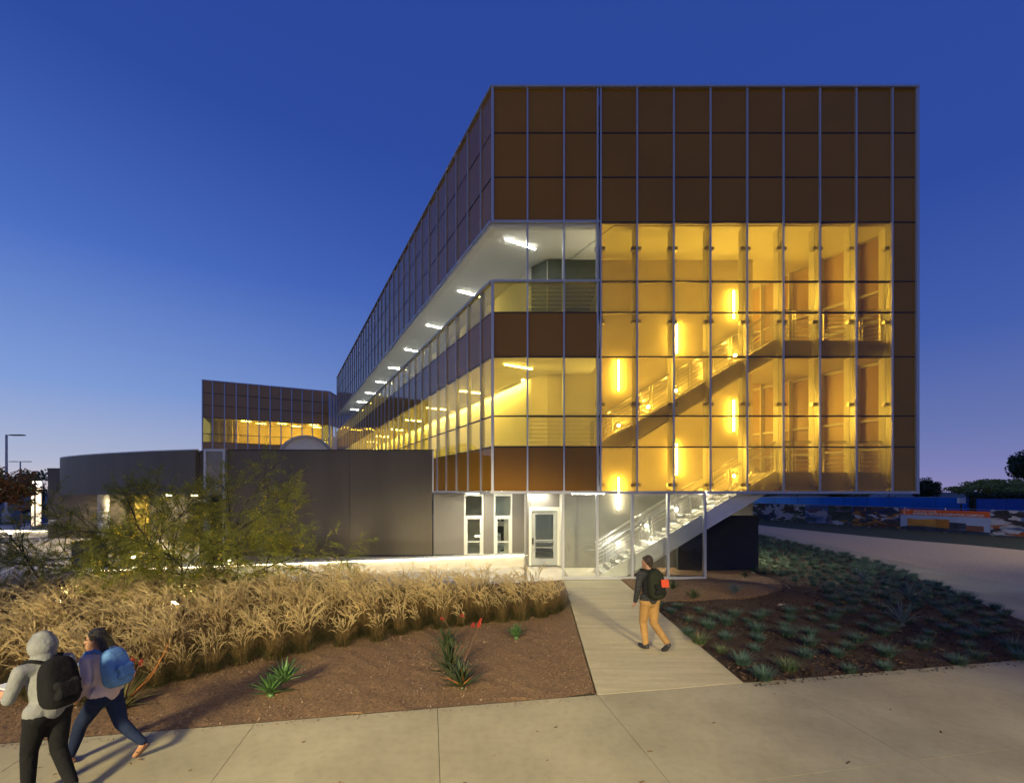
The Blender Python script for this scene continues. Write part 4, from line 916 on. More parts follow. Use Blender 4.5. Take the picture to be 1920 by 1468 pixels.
# ---- rosettes: every leaf its own piece
def leaf_mesh(name, mat, L, w, curl, fold=.35, seg=6, tip=1.6):
    vs = []; fs = []
    for k in range(seg+1):
        t = k/seg; ww = w*(.55+1.5*t-2.05*t**tip) if t < 1 else 0
        ww = max(ww, .002); y = L*t; z = -curl*L*t*t
        vs += [(-ww/2,y,z+fold*ww*.5),(0,y,z),(ww/2,y,z+fold*ww*.5),(0,y,z-.012*(1-t)-.002)]
    for k in range(seg):
        a = k*4; b = a+4
        fs += [(a,a+1,b+1,b),(a+1,a+2,b+2,b+1),(a+2,a+3,b+3,b+2),(a+3,a,b,b+3)]
    me = MB().add(vs, fs).mesh(name, mat, True); return me
LEAFS = {}
def rosette(name, label, cat, x, y, n, L, w, mat, group=None, up=1.15, curl=.25, z=0.0, mats2=None, h0=.0, part='leaf', spread=.55):
    t = thing(name, label, cat, (x,y,z), group)
    key = (mat.name, L, w, curl)
    if key not in LEAFS: LEAFS[key] = [leaf_mesh('leaf', mat, L, w*f, curl*g, fold=.5) for f, g in ((1,1),(.85,.6),(1.1,1.5))]
    for k in range(n):
        f = k/n; an = k*2.39996+R.uniform(-.2,.2); el = max(.12, min(1.5, .15+spread*.4+f*up+R.uniform(-.12,.12))); sc = (1-.3*abs(f-.45))*R.uniform(.8,1.12)
        me = LEAFS[key][k%3]
        if mats2 and R.random() < .22:
            key2 = key+(mats2.name,)
            if key2 not in LEAFS: LEAFS[key2] = [leaf_mesh('leaf', mats2, L*.8, w, curl*1.4)]
            me = LEAFS[key2][0]
        m = Matrix.Translation((x,y,z+.03+h0*f)) @ Matrix.Rotation(an,4,'Z') @ Matrix.Rotation(el,4,'X') @ Matrix.Diagonal((sc,sc,sc,1))
        link(part, me, t, m)
    MB().ball((x,y,z),.05,1,1,1.1,8,6).build('heart', mat, t, smooth=True)
    return t
m_ag = pmat('agave_green', (.075,.16,.045), .4, var=.2, scale=6, trans=.15); m_aloe = pmat('aloe_dark_green', (.05,.075,.03), .4, var=.35, scale=7, trans=.1); m_alo2 = pmat('aloe_orange_leaf', (.40,.15,.03), .45, var=.3, scale=8, trans=.15)
m_blue = pmat('blue_agave', (.10,.145,.15), .5, var=.15, scale=5); m_yuc = pmat('yucca_leaf', (.14,.13,.04), .5, var=.4, scale=6, trans=.2)
def gx_(u, v): p = G(u, v); return p.x, p.y
# two headed green agave
x, y = gx_(508,1304); ra = rosette('agave', 'bright green agave with two heads alone on the gravel nearest the sidewalk', 'agave', x, y, 34, .36, .09, m_ag, up=1.2, curl=.15)
for k in range(22):
    an = k*2.4; el = .4+k/22*1.05; m = Matrix.Translation((x+.12,y+.17,.13)) @ Matrix.Rotation(an,4,'Z') @ Matrix.Rotation(el,4,'X'); link('leaf', LEAFS[(m_ag.name,.36,.09,.15)][k%3], ra, m)
x, y = gx_(866,1290); rosette('aloe', 'spiky dark aloe with orange leaves nearest the sidewalk', 'aloe', x, y, 52, .46, .066, m_aloe, up=1.3, curl=.12, mats2=m_alo2)
x, y = gx_(838,1262); al2 = rosette('aloe', 'tall aloe with yellowing upright leaves just behind the orange one', 'aloe', x+.05, y, 44, .52, .06, m_aloe, up=1.4, curl=.08, mats2=m_yuc, h0=.1)
x, y = gx_(838,1215); al3 = rosette('aloe', 'dark aloe at the edge of the grass with thin red flower spikes', 'aloe', x, y, 36, .42, .065, m_aloe, up=1.25, curl=.12)
x, y = gx_(968,1196); rosette('agave', 'small green agave close to the end of the grass beside the path', 'agave', x, y, 38, .30, .058, m_ag, up=1.25, curl=.1)
m_red = pmat('red_flower', (.42,.04,.018), .5, var=.2, scale=9, trans=.25); m_stalk = pmat('flower_stalk', (.16,.085,.045), .6, var=.2)
def spike(parent, base, top, n=34, ln=.16, bend=0):
    b, t_ = Vector(base), Vector(top); mid = b.lerp(t_,.55)+Vector((bend,0,.04)); 
    st = MB(); pts = [b.lerp(mid,k/4).lerp(mid.lerp(t_,k/4),k/4) for k in range(5)]; st.path(pts, [.006,.005,.0045,.004,.003], 6); s_ = st.build('flower_stalk', m_stalk, parent)
    fl = MB(); d = (pts[-1]-pts[-2]).normalized()
    for k in range(n):
        f = k/n; c = t_-d*ln*(1-f); an = k*2.4; o = Vector((math.cos(an),math.sin(an),-.5-.2*f)).normalized(); l = .045*(1-.55*f)
        fl.tube(c, c+o*l, .006, 5, .009)
    fl.build('flower', m_red, s_)
bx, by = gx_(868,1270)
def PT(u, v, Y): p = P(u, v, Y); return (p.x,p.y,p.z)
spike(al2, (bx,by,.2), PT(902,1158,8.0), 30, .17, .03); spike(al2, (bx,by+.2,.2), PT(888,1166,8.3), 18, .10); spike(al3, (bx-.1,by+.9,.2), PT(827,1156,9.2), 16, .10); spike(al3, (bx,by+.9,.2), PT(866,1150,9.4), 16, .10)
# yucca with orange stalks behind the students
x, y = gx_(232,1330); yu = rosette('red_yucca', 'red flowered yucca with arching orange stalks just behind the girl', 'yucca', x, y, 46, .55, .026, m_yuc, up=1.2, curl=.35)
for u, v in ((316,1205),(300,1235)): 
    a, b = Vector((x,y,.1)), Vector(PT(u,v,y+.35)); mid = a.lerp(b,.6)+Vector((.12,0,-.06)); MB().path([a.lerp(mid,k/6).lerp(mid.lerp(b,k/6),k/6) for k in range(7)], .007, 6).build('flower_stalk', m_alo2, yu)
spike(yu, (x,y,.1), PT(268,1232,y+.3), 8, .1); spike(yu, (x,y,.1), PT(252,1250,y+.3), 8, .1); spike(yu, (x,y,.1), PT(250,1228,y+.3), 8, .1)
# gravel pad and mulch agaves
for (u, v, n, L, w, mt_, lab) in ((1262,1105,30,.34,.045,m_aloe,'dark spiky aloe on the small gravel pad right behind the walking man'),(1302,1123,32,.34,.045,m_aloe,'dark spiky aloe at the front edge of the gravel pad'),(1377,1112,34,.34,.05,m_blue,'blue green agave on the right part of the gravel pad'),(1397,1082,26,.34,.035,m_aloe,'thin dark plant on the gravel pad nearest the dark support wall'),
      (1692,1172,17,.62,.065,m_blue,'large blue agave in the mulch, nearer of the two big ones'),(1706,1125,17,.62,.065,m_blue,'large blue agave in the mulch, farther of the two big ones'),(1618,1090,16,.5,.06,m_blue,'blue agave with one pale bent leaf among the tufts'),(1452,1020,16,.55,.05,m_blue,'agave at the lit far corner of the mulch bed')):
    x, y = gx_(u, v); rosette('agave', lab, 'agave', x, y, n, L, w, mt_, up=1.2, curl=.1)
# ---- small blue tufts in the mulch
m_tuft = pmat('blue_fescue', (.080,.145,.105), .6, var=.35, scale=1.6, trans=.2); m_tuf2 = pmat('green_fescue', (.11,.16,.07), .6, var=.3, scale=2, trans=.2); m_straw = pmat('straw_seed', (.34,.27,.13), .7, var=.2, trans=.2)
def blades(rs, n, r0, h, w, lean, droop, seg=3, scat=.7):
    """arching grass blades as thin strips; returns vertex and quad arrays"""
    an = rs.rand(n)*2*PI; r = r0*np.sqrt(rs.rand(n)); b = np.stack([r*np.cos(an), r*np.sin(an), np.zeros(n)],1)
    da = an+rs.normal(size=n)*scat; ln = lean*(.25+.9*rs.rand(n)); hh = h*(.55+.55*rs.rand(n))
    d = np.stack([np.cos(da), np.sin(da), np.zeros(n)],1); sd = np.stack([-np.sin(da), np.cos(da), np.zeros(n)],1)
    V = []; 
    for k in range(seg+1):
        t = k/seg; p = b+d*(ln*hh*(t**1.6))[:,None]; p[:,2] = hh*(t-droop*(0.4+rs.rand(n)*.0)*t*t*t)
        ww = w*(1-t)**.7*.5+.0008; V += [p-sd*ww, p+sd*ww]
    V = np.stack(V,1).reshape(-1,3); q = []
    for k in range(seg): q.append(np.array([2*k,2*k+1,2*k+3,2*k+2]))
    Fc = (np.arange(n)*(2*(seg+1)))[:,None,None]+np.stack(q)[None]
    return V, Fc.reshape(-1,4)
TM = []
for k in range(6):
    rs = np.random.RandomState(50+k); V, Fc = blades(rs, 190, .085, .20, .009, 1.05, .45, 2)
    V2, F2 = blades(rs, 6, .05, .27, .007, .6, .2, 2); mi = np.r_[np.zeros(len(Fc)), np.ones(len(F2))]
    TM.append(npmesh('tuft', np.r_[V,V2], np.r_[Fc,F2+len(V)], [m_tuft if k < 5 else m_tuf2, m_straw if k in (2,5) else m_tuft], mi))
pts = []
rs = np.random.RandomState(3); tries = 0
while len(pts) < 620 and tries < 60000:
    tries += 1; x, y = rs.uniform(3.6,21), rs.uniform(7.2,31)
    if not in_poly(x, y, MB_POLY) or in_poly(x, y, pad): continue
    if math.hypot(x-6.1, (y-15)*.9) < 3.4: continue
    m_ = (.38 if y > 12.5 else .42+.03*(12.5-y)+.24*rs.rand()*(12.5-y)/5)
    if x/y > .9: m_ *= .9
    if all((x-a)**2+(y-b)**2 > m_*m_ for a, b in pts): pts.append((x,y))
pts.sort(key=lambda p: p[1]); 
LT = 'small tufted blue green grass clump planted in the dark mulch bed'
extraV, extraF, eo = [], [], 0
for k, (x, y) in enumerate(pts):
    vi = rs.randint(0,5) if (y > 9.5 or rs.rand() < .8) else 5
    s = rs.uniform(.65,1.15); m = Matrix.Translation((x,y,.0)) @ Matrix.Rotation(rs.rand()*6.28,4,'Z') @ Matrix.Diagonal((s*1.15,s*1.15,s,1))
    if k < 298:
        o = link('grass_tuft', TM[vi], None, m); tag(o, LT, 'grass tuft', 'grass tufts in the mulch bed')
    else:
        me = TM[vi]; n = len(me.vertices); a = np.empty(n*3, np.float32); me.vertices.foreach_get('co', a); a = a.reshape(-1,3)*[s*1.15,s*1.15,s]+[x,y,0]
        fi = np.empty(len(me.loops), np.int32); me.loops.foreach_get('vertex_index', fi); extraV.append(a); extraF.append(fi.reshape(-1,4)+eo); eo += n
if extraV: stuff(link('ground_cover', npmesh('ground_cover', np.concatenate(extraV), np.concatenate(extraF), [m_tuft])))
# ---- loose chips, pebbles, fallen leaves
def litter(name, n, poly, ymax, size, mats, seed, z0, flat=.25):
    rs = np.random.RandomState(seed); xs = [p[0] for p in poly]; ys = [p[1] for p in poly]; c = []
    while len(c) < n:
        x, y = rs.uniform(max(min(xs),-9),min(max(xs),16)), min(ys)+(min(max(ys),ymax)-min(ys))*rs.rand()**1.6
        if in_poly(x, y, poly): c.append((x,y))
    c = np.array(c); p = np.c_[c, z0+.012*rs.rand(n)+.012]
    a = rs.normal(size=(n,3)); a[:,2] *= flat; a /= np.linalg.norm(a,axis=1)[:,None]; b = np.cross(a, rs.normal(size=(n,3))*[.4,.4,1]); b /= np.linalg.norm(b,axis=1)[:,None]; h = np.cross(a,b)
    s = size*(.4+rs.rand(n,1)**2*1.3); a *= s; b *= s*.45; h *= s*.3
    V = np.stack([p-a-b,p+a-b*.7,p+a+b,p-a*.8+b,p+h],1).reshape(-1,3)
    q = np.array([[0,1,4],[1,2,4],[2,3,4],[3,0,4]]); Fc = ((np.arange(n)*5)[:,None,None]+q[None]).reshape(-1,3)
    return stuff(link(name, npmesh(name, V, Fc, mats, np.repeat(rs.randint(0,len(mats),n),4))))
mk = lambda nm, c: pmat(nm, c, .9, var=.2, scale=9)
litter('mulch_chips', 15000, MB_POLY, 20, .024, [mk('chip_dark',(.030,.016,.010)),mk('chip_brown',(.075,.038,.02)),mk('chip_red',(.06,.026,.014)),mk('chip_dark2',(.02,.012,.008)),mk('chip_tan',(.13,.08,.04))], 4, -.01)
litter('gravel_pebbles', 26000, gb, 11.5, .011, [mk('peb_a',(.20,.12,.075)),mk('peb_b',(.11,.062,.04)),mk('peb_c',(.28,.20,.14)),mk('peb_d',(.15,.085,.05))], 6, -.008, .6)
litter('pad_pebbles', 3000, pad, 16, .012, [mk('peb_a',(.2,.12,.07)),mk('peb_b',(.1,.06,.04))], 7, .02, .6)

litter('spilled_gravel', 900, [E(-9,-.16),E(-.1,-.16),E(-.1,.01),E(-9,.01)], 9, .008, [mk('peb_a',(.2,.12,.07)),mk('peb_b',(.1,.06,.04))], 12, -.008, .6)
litter('spilled_mulch', 700, [E(2.5,-.16),E(11,-.16),E(11,.01),E(2.5,.01)], 10, .014, [mk('chip_dark',(.03,.016,.01)),mk('chip_brown',(.07,.036,.02))], 13, -.008, .3)
litter('fallen_leaves', 60, [E(-8,-2.2),E(8,-2.2),E(8,0),E(-8,0)], 9, .022, [mk('dry_leaf',(.20,.13,.05)),mk('peb_b',(.1,.06,.04))], 14, -.009, .2)
# ---- feathery ornamental grass band
m_gr = pmat('straw_grass_blade', (.22,.145,.055), .7, var=.4, scale=1.2, trans=.3); m_gr2 = pmat('green_grass_blade', (.085,.085,.025), .7, var=.4, scale=1.5, trans=.3); m_pl = pmat('pale_plume', (.74,.60,.31), .8, var=.3, scale=1.3, trans=.45)
def q2t(q): return np.concatenate([q[:,[0,1,2]], q[:,[0,2,3]]])
def plumes(rs, n, r0, h, wind):
    """nodding feathery seed heads: a thin stem, and many fine hairs about its arched end"""
    Vs = []; Fs = []; o = 0; mi = []
    for _ in range(n):
        an = rs.rand()*2*PI; b = np.array([r0*rs.rand()*math.cos(an), r0*rs.rand()*math.sin(an), 0]); hh = h*(.55+.52*rs.rand())
        a2 = rs.rand()*2*PI; d = np.array([math.cos(a2)*.8+wind[0], math.sin(a2)*.8+wind[1], 0]); d /= max(.3,np.linalg.norm(d)); ln = hh*(.10+.34*rs.rand()); dr = .05+.13*rs.rand()
        K = 10; ts = np.linspace(0,1,K); p = b[None]+d[None]*(ln*(ts**2.0+.55*np.maximum(0,ts-.72)**1.3))[:,None]; p[:,2] = hh*(ts-dr*ts**4-(.9*dr+.12)*np.maximum(0,ts-.80)**1.2*2.2)
        sd = np.array([-d[1], d[0], 0])*.0024
        V = np.stack([p-sd,p+sd],1).reshape(-1,3); q = q2t(np.array([[2*k,2*k+1,2*k+3,2*k+2] for k in range(K-1)])); Vs.append(V); Fs.append(q+o); o += len(V); mi += [0]*len(q)
        H = 98; t = .66+.34*rs.rand(H); idx = t*(K-1); i0 = np.minimum(idx.astype(int),K-2); f = (idx-i0)[:,None]; c = p[i0]*(1-f)+p[i0+1]*f; tg = p[i0+1]-p[i0]; tg /= np.linalg.norm(tg,axis=1)[:,None]
        rd = rs.normal(size=(H,3)); rd -= tg*np.sum(rd*tg,1)[:,None]; rd /= np.linalg.norm(rd,axis=1)[:,None]
        fat = np.sin(np.clip((t-.64)/.36,0,1)*PI*.9)[:,None]; l = (.020+.044*rs.rand(H,1))*(.35+fat); e = c+(rd*(.22+.30*rs.rand(H,1))+tg*1.15)*l; w = np.cross(tg,rd)*.0027
        V = np.stack([c-w,c+w,e],1).reshape(-1,3); q = (np.arange(H)*3)[:,None]+np.arange(3)[None]; Vs.append(V); Fs.append(q+o); o += len(V); mi += [1]*H
    return np.concatenate(Vs), np.concatenate(Fs), np.array(mi)
TS = []
for k in range(7):
    rs = np.random.RandomState(80+k); V, Fc = blades(rs, 170, .16, .80, .0085, .85, .55, 3, 1.6); V1, F1 = blades(rs, 190, .26, .58, .009, 1.9, .95, 3, 1.4)
    V2, F2, mi2 = plumes(rs, 36, .22, 1.16, (-.75+.3*rs.rand(), -.05+.2*rs.rand()))
    Fc, F1 = q2t(Fc), q2t(F1); mi = np.r_[np.zeros(len(Fc)), np.full(len(F1),1), np.where(mi2 == 1, 2, 0)]
    TS.append((np.r_[V,V1,V2].astype(np.float32), np.r_[Fc,F1+len(V),F2+len(V)+len(V1)], mi))
gpoly = [gx_(-250,1290),gx_(0,1318),gx_(180,1322),gx_(300,1288),gx_(470,1243),(gx_(620,1215)),gx_(800,1184),gx_(930,1165),gx_(1040,1156),gx_(1052,1135),gx_(800,1126),gx_(500,1127),gx_(200,1128),gx_(-250,1130)]
rs = np.random.RandomState(9); gp = []; tries = 0
while len(gp) < 305 and tries < 40000:
    tries += 1; x, y = rs.uniform(-14,1.5), rs.uniform(6.2,14.5)
    if in_poly(x, y, gpoly) and x/y > -1.32 and all((x-a)**2+(y-b)**2 > .35**2 for a, b in gp): gp.append((x,y))
Va, Fa, Ma, o = [], [], [], 0
for x, y in gp:
    V, Fc, mi = TS[rs.randint(0,7)]; a = rs.uniform(-.9,.9); s = rs.uniform(.58,1.10)*(1 if in_poly(x, y-.35, gpoly) else .8); ca, sa = math.cos(a)*s, math.sin(a)*s
    z = V[:,2]*s; Va.append(np.c_[V[:,0]*ca-V[:,1]*sa+x, V[:,0]*sa+V[:,1]*ca+y, z]); Fa.append(Fc+o); Ma.append(mi); o += len(V)
og = stuff(link('ornamental_grass', npmesh('ornamental_grass', np.concatenate(Va), np.concatenate(Fa), [m_gr,m_gr2,m_pl], np.concatenate(Ma))))
tag(og, 'swaying band of straw coloured plumed grass between gravel and building', 'grass')

# ---- wispy yellow-flowered tree
pv = thing('palo_verde_tree', 'wide wispy green tree with fine leaves and yellow blossoms rising from the grass', 'tree', (-9.2,12.4,0))
rp = random.Random(142); tb = MB(); twigs = []
cx_, cy2, rx_, ry_, z_lo, z_hi = -9.15, 11.9, 4.1, 2.6, .25, 3.45
def branch(p, d, L, r, lvl):
    pts = [p]; q = p.copy(); dd = d.copy(); n = 5 if lvl < 3 else 3
    for k in range(n):
        dd = (dd+Vector((rp.gauss(0,.13),rp.gauss(0,.13),rp.gauss(0,.07)-.05*lvl*(k/n)))).normalized(); q = q+dd*L/n; pts.append(q.copy())
    tb.path(pts, [r*(1-.62*k/n) for k in range(n+1)], 7 if lvl < 2 else (4 if lvl < 3 else 3))
    if lvl == 3: twigs.append(pts); return
    m = (6,7,6)[lvl]
    for k in range(m):
        f = .28+.72*(k+.5)/m; i = min(n-1,int(f*n)); b = pts[i].lerp(pts[i+1], f*n-i)
        sd = dd.orthogonal().normalized(); sd = Matrix.Rotation(rp.uniform(0,6.28),3,dd) @ sd
        nd_ = (dd*.75+sd*rp.uniform(.5,1.0)+Vector((0,0,.02))).normalized()
        branch(b, nd_, L*rp.uniform(.42,.66), r*.42, lvl+1)
base = Vector((-9.25,12.5,-.05))
for k in range(10):
    an = k/10*2*PI+.3; e = rp.uniform(.75,1.35) if k%2 else rp.uniform(.35,.65)
    d = Vector((math.cos(an)*1.35*math.cos(e), math.sin(an)*.8*math.cos(e), math.sin(e)*.95)).normalized()
    L = 1/math.sqrt((d.x/3.9)**2+(d.y/2.1)**2+(d.z/3.0)**2)
    branch(base+Vector((math.cos(an)*.09,math.sin(an)*.09,0)), d, L*rp.uniform(.78,1.0), .05, 0)
m_pvb = pmat('olive_bark', (.045,.042,.022), .8, var=.3, scale=8, bump=.3, bscale=40)
tb.build('trunk', m_pvb, pv, smooth=True, fix=False)
rs = np.random.RandomState(2); cs = []; dsn = []; flp = []
for pts in twigs:
    n = rs.randint(19,30)
    for _ in range(n):
        f = rs.rand()**.8*(len(pts)-1.001); i = int(f); c = pts[i].lerp(pts[i+1], f-i); cs.append(c); dsn.append((pts[i+1]-pts[i]).normalized())
        if rs.rand() < .03: flp.append(c)
cs = np.array(cs); dsn = np.array(dsn); n = len(cs)
# each leaf is a hanging feathery strand with short leaflets either side
rd = rs.normal(size=(n,3)); rd[:,2] -= .15; ld = dsn*.8+rd*.42; ld /= np.linalg.norm(ld,axis=1)[:,None]; Ln = .10+.15*rs.rand(n,1)
sdv = np.cross(ld, rs.normal(size=(n,3))); sdv /= np.linalg.norm(sdv,axis=1)[:,None]
Vq = []
for k in range(6):
    t = .15+k*.15; sg_ = 1 if k%2 else -1; c = cs+ld*Ln*t; c[:,2] -= (Ln[:,0]*t)**2*1.3; e = c+(ld*.55+sdv*sg_*.8)*(.030*(1.15-.5*t)); w = ld*.0055
    Vq.append(np.stack([c-w*1.15,c+w*1.15,e],1))
c0_ = cs; c1_ = cs+ld*Ln; c1_[:,2] -= Ln[:,0]**2*1.3; w = sdv*.0022; Vq.append(np.stack([c0_-w,c0_+w,c1_],1))
Vq = np.concatenate(Vq).reshape(-1,3); m_pv = pmat('fine_olive_leaf', (.28,.28,.035), .6, var=.4, scale=1.1, trans=.45); m_pv2 = pmat('fine_green_leaf', (.16,.19,.03), .6, var=.3, scale=1.1, trans=.35)
link('crown', npmesh('crown', Vq, np.arange(len(Vq)).reshape(-1,3), [m_pv,m_pv2], (rs.rand(len(Vq)//3) < .4).astype(int)), pv)
m_yf = pmat('yellow_blossom', (.62,.47,.02), .6, var=.15, trans=.35)
fl = MB()
for c in flp:
    for _ in range(rs.randint(1,4)):
        q = c+Vector(rs.normal(size=3)*.035); a = Vector(rs.normal(size=3)).normalized(); b = a.orthogonal().normalized(); s = .013+.013*rs.rand()
        fl.add([q+a*s,q+b*s,q-a*s,q-b*s,q+a.cross(b)*s*.6], [(0,1,4),(1,2,4),(2,3,4),(3,0,4)])
fl.build('blossom', m_yf, pv, fix=False)

UPL = emit('tree_fill_lens', (1,.86,.55), 520)  # fill lights added under the tree to brighten its foliage
for x, y, lab in ((-10.4,10.6,'added fill light hidden in the grass below the left half of the wispy tree'),(-7.6,10.4,'added fill light hidden in the grass below the right half of the wispy tree')):
    la = thing('tree_fill_light', lab, 'fill light', (x,y,0), 'added fill lights under the tree'); c_ = Vector((x,y,.5)); ax_ = Vector((.0,.86,.5)).normalized()
    MB().tube((x,y,-.05),c_,.02,8).build('stake', M['dark'], la); MB().tube(c_-ax_*.08,c_+ax_*.10,.085,16,caps=False).build('housing', M['dark'], la); MB().tube(c_-ax_*.03,c_-ax_*.02,.08,16).build('lens', UPL, la)

# ================================================================ people
def voxel(mb, name, mats, size, parent, smooth=3):
    me = mb.mesh('tmp', mats if isinstance(mats,list) else [mats]); o = bpy.data.objects.new('tmp', me); COL.objects.link(o)
    md = o.modifiers.new('r','REMESH'); md.mode = 'VOXEL'; md.voxel_size = size; md.use_smooth_shade = True
    if smooth: ms = o.modifiers.new('s','SMOOTH'); ms.factor = .5; ms.iterations = smooth
    dg = bpy.context.evaluated_depsgraph_get(); ev = o.evaluated_get(dg); m2 = bpy.data.meshes.new_from_object(ev); m2.name = name
    if not m2.materials: 
        for m in (mats if isinstance(mats,list) else [mats]): m2.materials.append(m)
    bpy.data.objects.remove(o); return link(name, m2, parent)
def cap(mb, pts, rs_, n=12):
    for k in range(len(pts)):
        mb.ball(pts[k], rs_[k], 1,1,1, n, 8)
        if k: mb.tube(pts[k-1], pts[k], rs_[k-1], n, rs_[k])
def person(label, loc, head, H, J, cols, hood=False, longhair=False, sandals=False, hairc=(.012,.009,.007)):
    """J: joints in metres for a 1.75 m body, x to the right, y forward, z up; one continuous skin body with clothing over it"""
    t = thing('person', label, 'person', loc); s = H/1.75
    mt = Matrix.Translation(loc) @ Matrix.Rotation(head,4,'Z') @ Matrix.Diagonal((s,s,s,1))
    J = {k: mt @ Vector(v) for k, v in J.items()}; mr3 = mt.to_3x3(); D = lambda x, y, z: mr3 @ Vector((x,y,z))
    skin, top, bot, shoe = cols; b = MB()
    hd = J['head']; hf = (mr3 @ Vector(( *J_look.get(label[:12],(0,1)), 0))).normalized(); hs = Vector((hf.y,-hf.x,0))
    def h(x, y, z): return hd+hs*x*s+hf*y*s+Vector((0,0,z*s))
    b.ball(h(0,-.01,.03), .098*s, .80,1,1.12, 18, 12) if abs(hf.x) < .5 else b.ball(h(0,-.01,.03), .098*s, 1,.82,1.12, 18, 12)
    cap(b, [h(0,.02,-.03),h(0,.055,-.085)], [.068*s,.042*s]); cap(b, [h(0,.075,.03),h(0,.102,-.012)], [.012*s,.017*s], 8); cap(b, [h(-.02,.085,-.05),h(.02,.085,-.05)], [.011*s,.011*s], 8)
    for e in (-1,1):
        b.ball(h(.078*e,-.005,.01), .024*s, .6,.8,1.3, 8, 6)
        cap(b, [h(.018*e,.082,.045),h(.046*e,.072,.045)], [.011*s,.010*s], 6)
    cap(b, [J['neck']-Vector((0,0,.05*s)), h(0,-.02,-.05)], [.058*s,.052*s])
    cap(b, [J['pelvis'],J['waist'],J['chest'],J['neck']-Vector((0,0,.05*s))], [.12*s,.11*s,.13*s,.06*s])
    for e, S in ((-1,'l'),(1,'r')):
        sh, el, wr = J['sh'+S], J['el'+S], J['wr'+S]; cap(b, [sh,el,wr], [.050*s,.040*s,.028*s])
        f = (J['ha'+S]-wr).normalized(); sd_ = f.orthogonal().normalized() if 'hs'+S not in J else f.cross((J['hs'+S]-J['pelvis'])).normalized()
        pal = wr+f*.055*s; nr = f.cross(sd_)
        for k in range(4): cap(b, [wr+f*.01*s+sd_*(k-1.5)*.010*s, wr+f*.085*s+sd_*(k-1.5)*.021*s], [.017*s,.0125*s], 8)
        for k, L in enumerate((.070,.082,.078,.060)):
            a = wr+f*.085*s+sd_*(k-1.5)*.021*s; m1 = a+(f*.75+nr*.35)*L*.5*s; m2 = m1+(f*.45+nr*.75)*L*.5*s; cap(b, [a,m1,m2], [.0105*s,.0095*s,.008*s], 8)
        a = wr+f*.03*s+sd_*.03*s; cap(b, [a,a+(f*.6+sd_*.7)*.04*s,a+(f*.95+sd_*.6+nr*.2)*.07*s], [.014*s,.0115*s,.0095*s], 8)
        hp, kn, an, to = J['hp'+S], J['kn'+S], J['an'+S], J['to'+S]
        cap(b, [hp,kn,kn.lerp(an,.35),an], [.082*s,.055*s,.052*s,.037*s]); cap(b, [an-Vector((0,0,.03*s)), an.lerp(to,.55)-Vector((0,0,.025*s)), to], [.040*s,.036*s,.028*s])
    voxel(b, 'body', skin, .0085, t, 2)
    c = MB(); cap(c, [J['pelvis']+Vector((0,0,.03*s)),J['waist'],J['chest']-Vector((0,0,.05*s)),J['chest']+Vector((0,0,.04*s)),J['neck']-Vector((0,0,.06*s))], [.150*s,.138*s,.150*s,.150*s,.085*s], 16)
    shx = (J['shr']-J['shl'])
    cap(c, [J['shl'],J['shl'].lerp(J['shr'],.5)-Vector((0,0,.03*s)),J['shr']], [.070*s,.105*s,.070*s]); cap(c, [J['hpl']+Vector((0,0,.06*s)),J['hpr']+Vector((0,0,.06*s))], [.118*s,.118*s])
    for S in 'lr': cap(c, [J['sh'+S],J['el'+S],J['el'+S].lerp(J['wr'+S],.5),J['wr'+S].lerp(J['el'+S],.06)], [.072*s,.058*s,.052*s,.043*s])
    voxel(c, 'top', top, .012, t, 4)
    c = MB(); cap(c, [J['hpl'],J['hpr']], [.120*s,.120*s], 14); cap(c, [J['pelvis'],J['waist']-Vector((0,0,.03*s))], [.13*s,.125*s], 14)
    for S in 'lr': cap(c, [J['hp'+S],J['hp'+S].lerp(J['kn'+S],.5),J['kn'+S],J['kn'+S].lerp(J['an'+S],.45),J['an'+S]+Vector((0,0,.02*s))], [.108*s,.096*s,.076*s,.068*s,.058*s if not sandals else .050*s], 14)
    voxel(c, 'trousers', bot, .012, t, 4)
    for S in 'lr':
        an, to = J['an'+S], J['to'+S]; dn = Vector((0,0,-1)); f = (to-an); c = MB()
        if sandals:
            up = f.cross(Vector((0,0,1))).cross(f).normalized()
            cap(c, [an-up*.065*s-f.normalized()*.04*s, an.lerp(to,.6)-up*.045*s, to-up*.030*s], [.022*s,.022*s,.018*s]); cap(c, [an.lerp(to,.45)+f.cross(Vector((0,0,1))).normalized()*.045*s-up*.03*s, an.lerp(to,.75)+up*.012*s, an.lerp(to,.45)-f.cross(Vector((0,0,1))).normalized()*.045*s-up*.03*s], [.010*s]*3, 8)
        else: cap(c, [an-Vector((0,0,.035*s))-f*.22, an.lerp(to,.5)-Vector((0,0,.035*s)), to+f*.05], [.050*s,.048*s,.036*s])
        voxel(c, 'sandal' if sandals else 'shoe', shoe, .009, t, 2)
    hm = pmat('hair_%d' % int(hairc[0]*1e4), hairc, .45, var=.3, scale=20, bump=.6, bscale=160)
    if hood:
        c = MB(); c.ball(h(0,-.035,.02), .128*s, 1,1,1.12, 18, 12); cap(c, [h(0,-.05,-.08), J['neck']-Vector((0,0,.02*s))], [.105*s,.115*s], 14); cap(c, [h(0,.03,.10),h(0,-.05,.11)], [.06*s,.075*s])
        voxel(c, 'hood', top, .010, t, 3)
    else:
        c = MB(); c.ball(h(0,-.025,.055), .101*s, .95,.95,1.05, 18, 12)
        cap(c, [h(0,-.075,.03),h(0,-.07,-.035)], [.055*s,.045*s]); cap(c, [h(-.055,.03,.095),h(.055,.03,.095)], [.035*s,.035*s])
